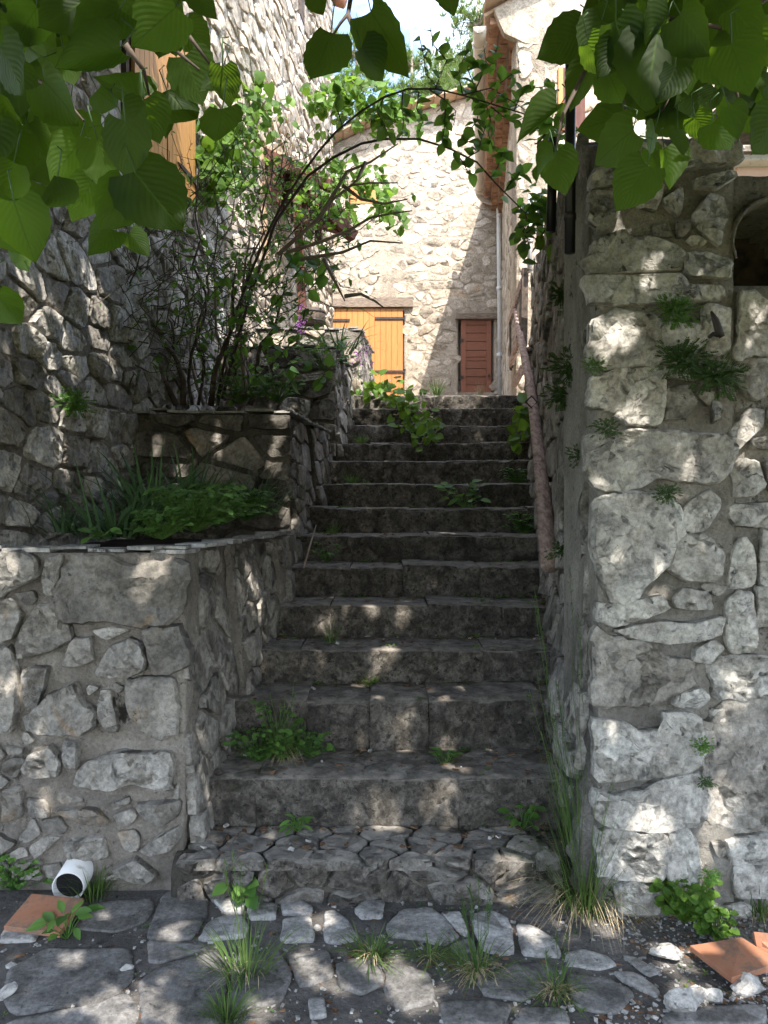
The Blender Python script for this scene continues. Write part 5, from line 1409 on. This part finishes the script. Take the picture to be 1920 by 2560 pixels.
def creeper(label, spots, meshes, size, seed, stem=M_dry, grp=None, extra=0):
    r = random.Random(seed); base = P(*spots[0][:3])
    t = thing('creeper', tuple(base), label, 'climbing plant', grp); mb = MB(); L = MB()
    for i, (px, py, d0, w, h, n) in enumerate(spots):
        c = P(px, py, d0); W_, H_ = w / F * d0, h / F * d0
        pts = wander(c - Vector((W_ * .5, 0, H_ * .5)), c + Vector((W_ * .5, -.05, H_ * .4)), 6, .3, seed + i)
        mb.tube(pts, .006, 5)
        for k in range(n):
            p = c + Vector((r.gauss(0, W_ * .4), r.uniform(-.25, .1), r.gauss(0, H_ * .4)))
            d = (rdir(r) - Vector((0, 0, .5))).normalized(); n_ = Vector((r.uniform(-.4, .8), -.8, r.uniform(.1, 1.1)))
            if k < n * .35 and extra < 200: put_leaf(r.choice(meshes), p, d, n_, size * r.uniform(.7, 1.3), t); extra += 1
            else: flat_leaf(L, p, d, n_, size * r.uniform(.7, 1.25), .8, r.random())
    mb.build('vine_stems', stem, t, True, kind='stuff'); L.build('leaves', M_ivy, t, False, kind='stuff')
    return t
creeper('bright green creeper spilling over the timber porch roof into the sun', [(560, 240, 7.9, 70, 80, 90), (520, 270, 7.9, 50, 110, 70), (700, 225, 8.2, 60, 60, 70), (760, 215, 8.4, 90, 70, 110), (820, 240, 8.6, 90, 60, 110), (860, 265, 8.6, 70, 50, 60), (740, 380, 8.6, 60, 50, 40), (800, 400, 8.5, 60, 60, 60), (840, 460, 8.3, 60, 50, 60), (700, 440, 8.4, 90, 80, 80)], IL, .11, 41)
creeper('dark ivy column hanging beside the honey shutters', [(480, 330, 6.6, 60, 70, 90), (470, 390, 6.5, 50, 70, 80), (500, 290, 6.7, 60, 60, 60), (520, 340, 6.7, 60, 80, 60)], IL, .10, 42)
creeper('dark leafed vine tip hanging against the bright gable beside the black pipes', [(1150, 470, 5.0, 50, 50, 40), (1142, 500, 4.9, 22, 50, 16), (1180, 290, 4.6, 50, 40, 30), (1200, 300, 4.5, 30, 60, 16), (1175, 500, 5.0, 24, 60, 12)], SL, .085, 43, M_twig)
creeper('creeper trailing over the top step with pale stems', [(850, 850, 7.75, 90, 30, 60), (880, 880, 7.5, 60, 30, 30), (905, 910, 7.2, 60, 40, 40), (930, 940, 6.9, 40, 30, 26), (820, 835, 8.0, 50, 30, 30)], IL, .085, 44)
creeper('leafy shoot growing low at the foot of the log handrail wall', [(1128, 900, 6.9, 24, 60, 18), (1120, 945, 6.7, 30, 40, 14)], IL, .11, 45)

# ---------------------------------------------------------------- pines behind
def pine(label, px, d0, top, seed, spread):
    r = random.Random(seed); z0 = land(0, d0) - .3; x = (px - CX) / F * d0; zt = EYE - (top - HY) / F * d0
    t = thing('pine_tree', (x, d0, z0), label, 'pine tree', 'pine trees behind the back house')
    mb = MB(); trunk = wander((x, d0, z0), (x + .3, d0, zt - .4), 10, .03, seed); mb.tube(trunk, [lerp(.20, .03, i / 10) for i in range(11)], 8); mb.build('trunk', M_dry, t, True)
    nd_ = MB(); br = MB(); H = zt - z0
    for k in range(70):
        f = .35 + .65 * (k / 70) ** .8; c = trunk[min(10, int(f * 10))]; an = r.uniform(0, 6.283); L = spread * (1.15 - f * .75) * r.uniform(.6, 1.1)
        e = c + Vector((math.cos(an) * L, math.sin(an) * L, r.uniform(.1, .6) * L)); pts = wander(c, e, 4, .15, k); br.tube(pts, [.035, .025, .018, .012, .008], 4)
        for q in range(9):
            tt = r.uniform(.35, 1.05); p0 = c.lerp(e, tt) + Vector((r.gauss(0, .2), r.gauss(0, .2), r.gauss(.05, .15)))
            for w in range(r.randint(8, 14)):
                dd = (Vector((r.gauss(0, .7), r.gauss(0, .7), r.gauss(.9, .5)))).normalized(); tip = p0 + dd * r.uniform(.12, .3)
                blade(nd_, p0 + dd * .03, (tip - p0), (tip - p0).length, .022, .02, r.random(), 2)
                blade(nd_, p0 + dd * .03, (tip - p0) + rdir(r) * .08, (tip - p0).length, .020, .02, r.random(), 2)
    br.build('limbs', M_dry, t, True, kind='stuff'); nd_.build('needles', M_pine, t, False, kind='stuff')
pine('pine tree showing left of centre, right beside the tall house corner', 755, 24, 15, 51, 1.7)
pine('slender pine tree in the middle of the sky gap', 870, 27, 45, 52, 1.6)
pine('tall pine tree reaching up beside the cream gutter', 1010, 22, -60, 53, 1.8)
pine('small pine tree low behind the roof edge in the sky gap', 930, 25, 110, 54, 1.5)
pine('pine tree with loose top behind the gutter end', 945, 30, 70, 55, 1.9)

# ---------------------------------------------------------------- grasses, herbs and ferns
def tuft(label, base, n, h, spread, seed, mat=M_grass, dry=0, cat='grass', name='grass_tuft', w=.004, bend=.35, heads=0, grp='grass tufts'):
    r = random.Random(seed); base = Vector(base); t = thing(name, tuple(base), label, cat, grp)
    mb = MB()
    for _ in range(n):
        an = r.uniform(0, 6.283); s = r.random() ** .7; d = Vector((math.cos(an) * s * spread, math.sin(an) * s * spread, 1.0))
        p = base + Vector((math.cos(an), math.sin(an), 0)) * r.random() * .42 * h * min(spread, 1.1)
        blade(mb, p, d, h * r.uniform(.45, 1.1), w * r.uniform(.6, 1.3), bend * r.uniform(.2, 1.6), r.random(), 6)
    mb.build('blades', mat, t, False, kind='stuff')
    if dry:
        mb = MB()
        for _ in range(dry):
            an = r.uniform(0, 6.283); q_ = r.uniform(.2, 1); d = Vector((math.cos(an) * q_, math.sin(an) * q_ - .3, r.uniform(.5, 1.1)))
            blade(mb, base + Vector((math.cos(an) * 1.5, math.sin(an), 0)) * .22 * h * r.random() + Vector((0, 0, r.uniform(0, .22) * h)), d + rdir(r) * .35, h * r.uniform(.10, .5), w * .5, r.uniform(.6, 2.2), r.random(), 6)
        mb.build('dry_blades', M_straw, t, False, kind='stuff')
    if heads:
        mb = MB()
        for _ in range(heads):
            an = r.uniform(0, 6.283); e = base + Vector((math.cos(an) * h * .3, math.sin(an) * h * .2, h * r.uniform(1.1, 1.9)))
            pts = wander(base, e, 5, .06, seed + _); mb.tube(pts, .0011, 4, False)
            for q in range(7): p = pts[4].lerp(pts[5], q / 7); blade(mb, p, rdir(r, .9), .022, .004, 0, .5, 2)
        mb.build('seed_stalks', M_grass, t, False, kind='stuff')
    return t
def herb(label, base, n, size, h, seed, mat=M_herb, name='weed', cat='weed', lw=.7, grp='weeds on the stairs and paving', spread=1.0, parts=10, heart=False):
    r = random.Random(seed); base = Vector(base); t = thing(name, tuple(base), label, cat, grp)
    me = leaf_mesh('herb_leaf', mat, 6, 2, heart, .2, .25, .05, lw, seed); st = MB(); L = MB()
    for k in range(n):
        an = r.uniform(0, 6.283); hh = h * r.uniform(.25, 1.0); rr2 = r.uniform(.2, 1) * h * .6 * spread
        p = base + Vector((math.cos(an) * rr2, math.sin(an) * rr2 * .7, hh)); st.tube(wander(base, p, 3, .1, k + seed), .0014, 4, False)
        d = Vector((math.cos(an), math.sin(an) - .2, r.uniform(-.4, .5))); n_ = Vector((r.uniform(-.4, .4), -.5, 1))
        if k < parts: put_leaf(me, p, d, n_, size * r.uniform(.7, 1.25), t)
        else:
            flat_leaf(L, p, d, n_, size * r.uniform(.6, 1.1), lw, r.random())
            for s_ in (-1, 1): flat_leaf(L, p - d * size * .2, d + Vector((-d.y, d.x, 0)) * s_ * .9, n_, size * r.uniform(.5, .8), lw, r.random())
    st.build('stalks', mat, t, True, kind='stuff')
    if L.v: L.build('small_leaves', mat, t, False, kind='stuff')
    return t
def G(px, py, z=0.0):
    x, y = gpt(px, py, z); return Vector((x, y, z))
tuft('tall grass clump with straw base at the foot of the tall right wall', G(1265, 1965), 300, .46, .55, 61, w=.0032, dry=240, bend=.5, heads=8)
tuft('sparse long grass blades rising out of the tall clump', G(1258, 1955), 46, .62, .30, 161, w=.003, bend=.2, heads=14)
tuft('upright grass blades right at the wall corner behind the tall clump', Vector((.80, 3.12, .03)), 130, .70, .22, 62, w=.004, bend=.15, heads=6)
tuft('low grass tuft across the paving, left of the pair of pale slabs', G(1030, 2110), 90, .17, 1.1, 63, dry=90, heads=10, bend=.5)
tuft('fine grass tuft growing around the middle of the paving', G(800, 2070), 110, .13, 1.3, 64, dry=30, bend=.6)
tuft('grass tuft with long leaning blades at the left middle of the paving', G(530, 2120), 90, .24, .8, 65, dry=20, heads=8, bend=.4)
tuft('short grass at the bottom edge of the paving', G(490, 2205), 120, .12, .9, 66, bend=.4)
tuft('thin grass strip near the lower centre right of the paving', G(1200, 2150), 90, .13, 1.2, 67, dry=90, heads=4, bend=.6)
tuft('grass beside the white drain pipe', G(200, 1940), 110, .20, .8, 68, bend=.4)
tuft('grass tuft at the right edge against the wall foot', G(1640, 1975), 130, .18, .9, 69, dry=40, bend=.4)
tuft('grass along the joint below the two pale wall-side slabs', G(930, 2075), 70, .11, 1.3, 70, dry=30, bend=.6)
def ST(px, k, back=.5):   # a point on the tread of step k (0-based) under a picture x
    d = lerp(DN[k], DN[k + 1], back); return Vector(((px - CX) / F * d, d, ZN[k] - .005))
tuft('dry and green grass tuft among the weeds on the second step', ST(610, 1, .7), 150, .22, .7, 71, dry=90, heads=5)
tuft('small grass tuft on the tread of the third step, near its middle', ST(800, 2, .85), 70, .09, 1.0, 72, dry=20)
tuft('leaning grass blades on the left end of the fourth step', ST(715, 3, .5), 36, .16, .7, 73)
tuft('tiny grass sprout at the front of the second step near its middle', ST(965, 1, .5), 46, .10, 1.0, 74)
tuft('grass patch on the landing edge in the sun', Vector((P(945, 862, 7.9).x, 7.95, 2.70)), 110, .22, .7, 75)
tuft('thin dry grass at the foot of the small red door', Vector((bx(1030), 15.5, 3.80)), 120, .30, .6, 76, mat=M_straw)
tuft('mossy grass at the left end of the eighth step', ST(760, 8, .5), 110, .14, .9, 77)
tuft('mossy grass at the left end of the tenth step', ST(780, 10, .5), 110, .13, .9, 78)
tuft('grass at the left end of the sixth step', ST(720, 6, .5), 60, .12, .9, 79)
herb('bushy green weed patch at the left end of the second step', ST(560, 1, .55), 70, .034, .15, 81, parts=26, spread=1.7)
herb('second bushy weed on the second step, right of the grass tuft', ST(668, 1, .7), 50, .034, .13, 82, parts=18, spread=1.4)
herb('leafy weed standing taller behind the patch on the second step', ST(600, 1, .95), 30, .034, .24, 83, parts=12)
herb('rosette weed at the foot of the lowest step', G(522, 1950), 18, .06, .09, 84, parts=18, lw=.75, spread=1.6)
herb('small weed in front of the left terracotta tile', G(145, 2030), 16, .065, .12, 85, parts=16, lw=.45, spread=1.4)
herb('broad leaved weed on the seventh step right of its middle', ST(1000, 7, .3), 26, .075, .20, 86, parts=16, lw=.75, spread=1.3)
herb('small weed at the back of the first tread near its left', ST(645, 0, .8), 18, .045, .08, 87, parts=14, lw=.35)
herb('weed at the right end of the first tread beside the grass', ST(1130, 0, .9), 20, .045, .10, 88, parts=12)
herb('rosette weed lying flat on the second step near its right', ST(960, 1, .75), 14, .05, .03, 89, parts=14, lw=.3, spread=2.4)
herb('weed in the back corner of the fifth step at left', ST(705, 5, .8), 24, .035, .14, 90, parts=8)
herb('trailing weed on the right end of the sixth step', ST(1130, 6, .8), 60, .03, .16, 91, parts=6, spread=1.6)
herb('trailing weed on the right end of the eighth step', ST(1120, 8, .8), 60, .03, .14, 92, parts=6, spread=1.8)
herb('bright leafy geranium at the foot of the right wall', G(1480, 2005) + Vector((0, 0, .02)), 120, .032, .15, 93, lw=1.1, mat=M_ivy, name='wild_geranium', cat='plant', grp=None, parts=40, spread=1.2)
herb('lower geranium shoots beside the right terracotta tile', G(1545, 2030), 60, .028, .11, 94, lw=1.1, mat=M_ivy, name='wild_geranium', cat='plant', grp=None, parts=20)
herb('green weed in the dark corner left of the white drain pipe', G(35, 1925), 70, .035, .16, 95, parts=20, spread=1.4)
herb('tall spindly weed left of the white drain pipe', G(75, 1900), 34, .03, .28, 96, parts=8, spread=.5)
# ferns and cushions rooted in the wall joints
def cushion(label, p, r0, seed, n=170, mat=M_fern, hang=.5):
    r = random.Random(seed); t = thing('wall_fern', tuple(p), label, 'fern', 'ferns rooted in the wall joints'); L = MB()
    for _ in range(n):
        v = rdir(r, .2); v.y = -abs(v.y) * .8; v = (v + rdir(r) * .6); b = Vector(p) + Vector((v.x * 1.1, v.y * .6, v.z * .75)) * r0 * r.random() ** .5
        dd = (v + rdir(r) * .5 + Vector((0, -.2, -hang * r.random()))).normalized(); Ls = r0 * r.uniform(.18, .40)
        F_ = dd
        for q in range(4):
            c = b + dd * Ls * (q / 4)
            for s_ in (-1, 1): flat_leaf(L, c, dd * .5 + Vector((s_ * .9, -.2, .2)), Vector((0, -1, .6)), Ls * .42, .75, r.random(), 4)
    L.build('fronds', mat, t, False, kind='stuff')
for i, (l, px, py, d0, r0) in enumerate([('fern cushion under the second big stone of the pale wall', 1460, 675, 2.83, .060), ('widest fern hanging below the iron hook stone', 1475, 780, 2.82, .075), ('fern hanging right of the widest one, over the dark crevice', 1548, 815, 2.82, .075),
    ('small fern in the joint at the wall corner, level with the grey log', 1312, 925, 2.83, .040), ('fern tuft above the tallest white stone', 1440, 1070, 2.83, .042), ('single fern tuft low on the pale wall', 1520, 1612, 2.83, .032), ('tiny fern below the low single tuft', 1525, 1690, 2.83, .026),
    ('fern on the plastered stair side, highest of those beside the corner', 1220, 640, 3.9, .07), ('dark fern on the stair side just below the pipe ends', 1240, 800, 3.35, .08), ('dark fern right under the one below the pipe ends', 1222, 858, 3.45, .07), ('small dark fern mid height on the stair side', 1253, 985, 3.2, .045), ('fern beside the lower end of the log', 1212, 1190, 3.9, .05),
    ('pale leafed sprig at the wall corner above the grey log end', 1284, 792, 2.86, .035), ('bright green fern on the left house wall', 162, 872, 4.15, .075), ('tiny fern low in the crevice of the pale wall', 1532, 1890, 2.83, .03)]):
    cushion(l, P(px, py, d0), r0, 500 + i, 230 if r0 > .05 else 130, M_herb if 'bright' in l or 'pale' in l else M_fern)
# long strap leaves and herbs in the lowest planter
def straps(label, base, n, h, seed, spread=.8):
    tuft(label, base, n, h, spread, seed, mat=M_iris, name='strap_leaf_plant', cat='plant', w=.016, bend=.55, grp='strap leaved plants in the planter')
straps('dark strap leaved plant spreading at the left of the lowest planter', P(250, 1160, 3.75), 90, .50, 101, 1.0)
straps('strap leaved plant at the left back of the lowest planter', P(330, 1120, 4.2), 90, .55, 102)
straps('strap leaved plant in the middle back of the lowest planter', P(420, 1110, 4.4), 90, .52, 103)
straps('strap leaved plant at the right end of the lowest planter', P(540, 1112, 4.7), 100, .44, 104, 1.0)
straps('grey green strap leaves flopping over the third planter edge', P(735, 760, 7.0), 50, .42, 105, 1.1)
straps('small strap leaved clump at the far left of the lowest planter', P(140, 1150, 3.9), 40, .34, 106, 1.1)
for i, (l, px, py, d0, n, sz, h_) in enumerate([('mass of bright herb leaves in the middle of the lowest planter', 420, 1150, 3.8, 130, .05, .22), ('herb leaves behind the slabs at the right of the lowest planter', 470, 1135, 4.1, 110, .05, .22), ('low herb leaves near the front slabs of the lowest planter', 350, 1165, 3.6, 90, .045, .14),
      ('herb clump against the right end of the lowest planter', 530, 1125, 4.4, 90, .04, .18), ('single broad leaf herb beside the front slabs', 215, 1168, 3.45, 10, .075, .06), ('leafy growth on the soil of the second planter at right', 600, 870, 5.6, 70, .06, .22), ('leafy growth on the soil of the second planter at middle', 520, 872, 5.7, 70, .06, .20), ('leafy growth hanging at the corner of the third planter', 700, 800, 6.3, 40, .08, .25)]):
    herb(l, P(px, py, d0), n, sz, h_, 200 + i, mat=M_herb, name='planter_herb', cat='herb', grp='herbs in the planters', parts=16, spread=1.6)
# purple blossom spikes
for i, (l, px, py, d0, h) in enumerate([('purple flower spike just left of the barrel tub', 652, 700, 7.9, .20), ('second purple flower spike, lower, left of the barrel tub', 648, 722, 7.8, .12), ('purple trailing blossom on the topmost planter corner', 775, 790, 8.0, .26)]):
    r = random.Random(i); t = thing('purple_flower', tuple(P(px, py, d0)), l, 'flower', 'purple flowers'); b = P(px, py, d0); mb = MB()
    for _ in range(60):
        c = b + Vector((r.gauss(0, .022 + .03 * (i == 2)), r.gauss(0, .02), r.uniform(0, h))); mb.box(c, (.010, .010, .010), Matrix.Rotation(r.uniform(0, 3), 3, 'X') @ Matrix.Rotation(r.uniform(0, 3), 3, 'Z'), .003)
    mb.build('blossoms', M_purple, t, False, kind='stuff'); mb = MB(); mb.tube([b - Vector((0, 0, .15)), b + Vector((0, 0, h))], .003, 5); mb.build('flower_stem', M_herb, t)
# thin sticks lying about
def stick(label, pts, r0, mat=M_dry):
    t = thing('dry_stick', tuple(pts[0]), label, 'stick', 'dry sticks'); mb = MB(); mb.tube(pts, [r0] * (len(pts) - 1) + [r0 * .5], 6); mb.build('stick_body', mat, t, True)
stick('thin pale stick leaning on the left end of the sixth step', [P(656, 1226, 4.80), P(672, 1170, 5.0), P(683, 1134, 5.2)], .006)
stick('long dry twig lying along the foot of the lowest step', [G(650, 1938) + Vector((0, 0, .012)), G(720, 1943) + Vector((0, 0, .012)), G(815, 1934) + Vector((0, 0, .012))], .004)
stick('bleached branch lying on the upper steps under the creeper', [P(868, 865, 7.65), P(910, 890, 7.45), P(955, 915, 7.15)], .012)

# low moss and seedlings in the corners of the treads and along the paving joints
r = random.Random(515); mb = MB(); dm = MB()
def sprig(m, p, k, L0):
    for _ in range(k):
        an = r.uniform(0, 6.283); d = Vector((math.cos(an) * .8, math.sin(an) * .8, r.uniform(.2, 1.2))).normalized()
        flat_leaf(m, p + Vector((r.gauss(0, .012), r.gauss(0, .008), 0)), d, Vector((0, -.4, 1)), L0 * r.uniform(.5, 1.3), .5, r.random(), 4)
for k in range(1, 13):
    for _ in range(70):
        back = r.random() < .8; d = DN[k + 1] - .012 - abs(r.gauss(0, .03)) if back else DN[k] + r.uniform(.0, .1)
        u = r.random(); u = u if r.random() < .4 else (u ** 2.5 * .3 if r.random() < .5 else 1 - u ** 2.5 * .35)
        if noise.noise(Vector((u * 5, k * 2.3, 1))) < -.05: continue
        sprig(mb, Vector((lerp(interp(XL, d), interp(XR, d), u), d, ZN[k])), r.randint(3, 9), r.uniform(.010, .026))
    for _ in range(26):
        u = r.random(); d = DN[k] - .004
        if noise.noise(Vector((u * 6, k * 1.7, 4))) < .05: continue
        z = lerp(ZN[k - 1], ZN[k], r.random() ** 2 * .8)
        sprig(dm, Vector((lerp(interp(XL, d), interp(XR, d), u), d, z)), r.randint(2, 5), .012)
for _ in range(420):
    px = r.uniform(0, 1659); py = r.uniform(1955, 2215)
    if noise.noise(Vector((px * .008, py * .012, 8))) < .12: continue
    x, y = gpt(px, py); sprig(dm if r.random() < .5 else mb, Vector((x, y, .006)), r.randint(2, 6), r.uniform(.006, .016))
tag(mb.build('seedlings', M_grass, None, False), kind='stuff')
tag(dm.build('moss', M_fern, None, False), kind='stuff')
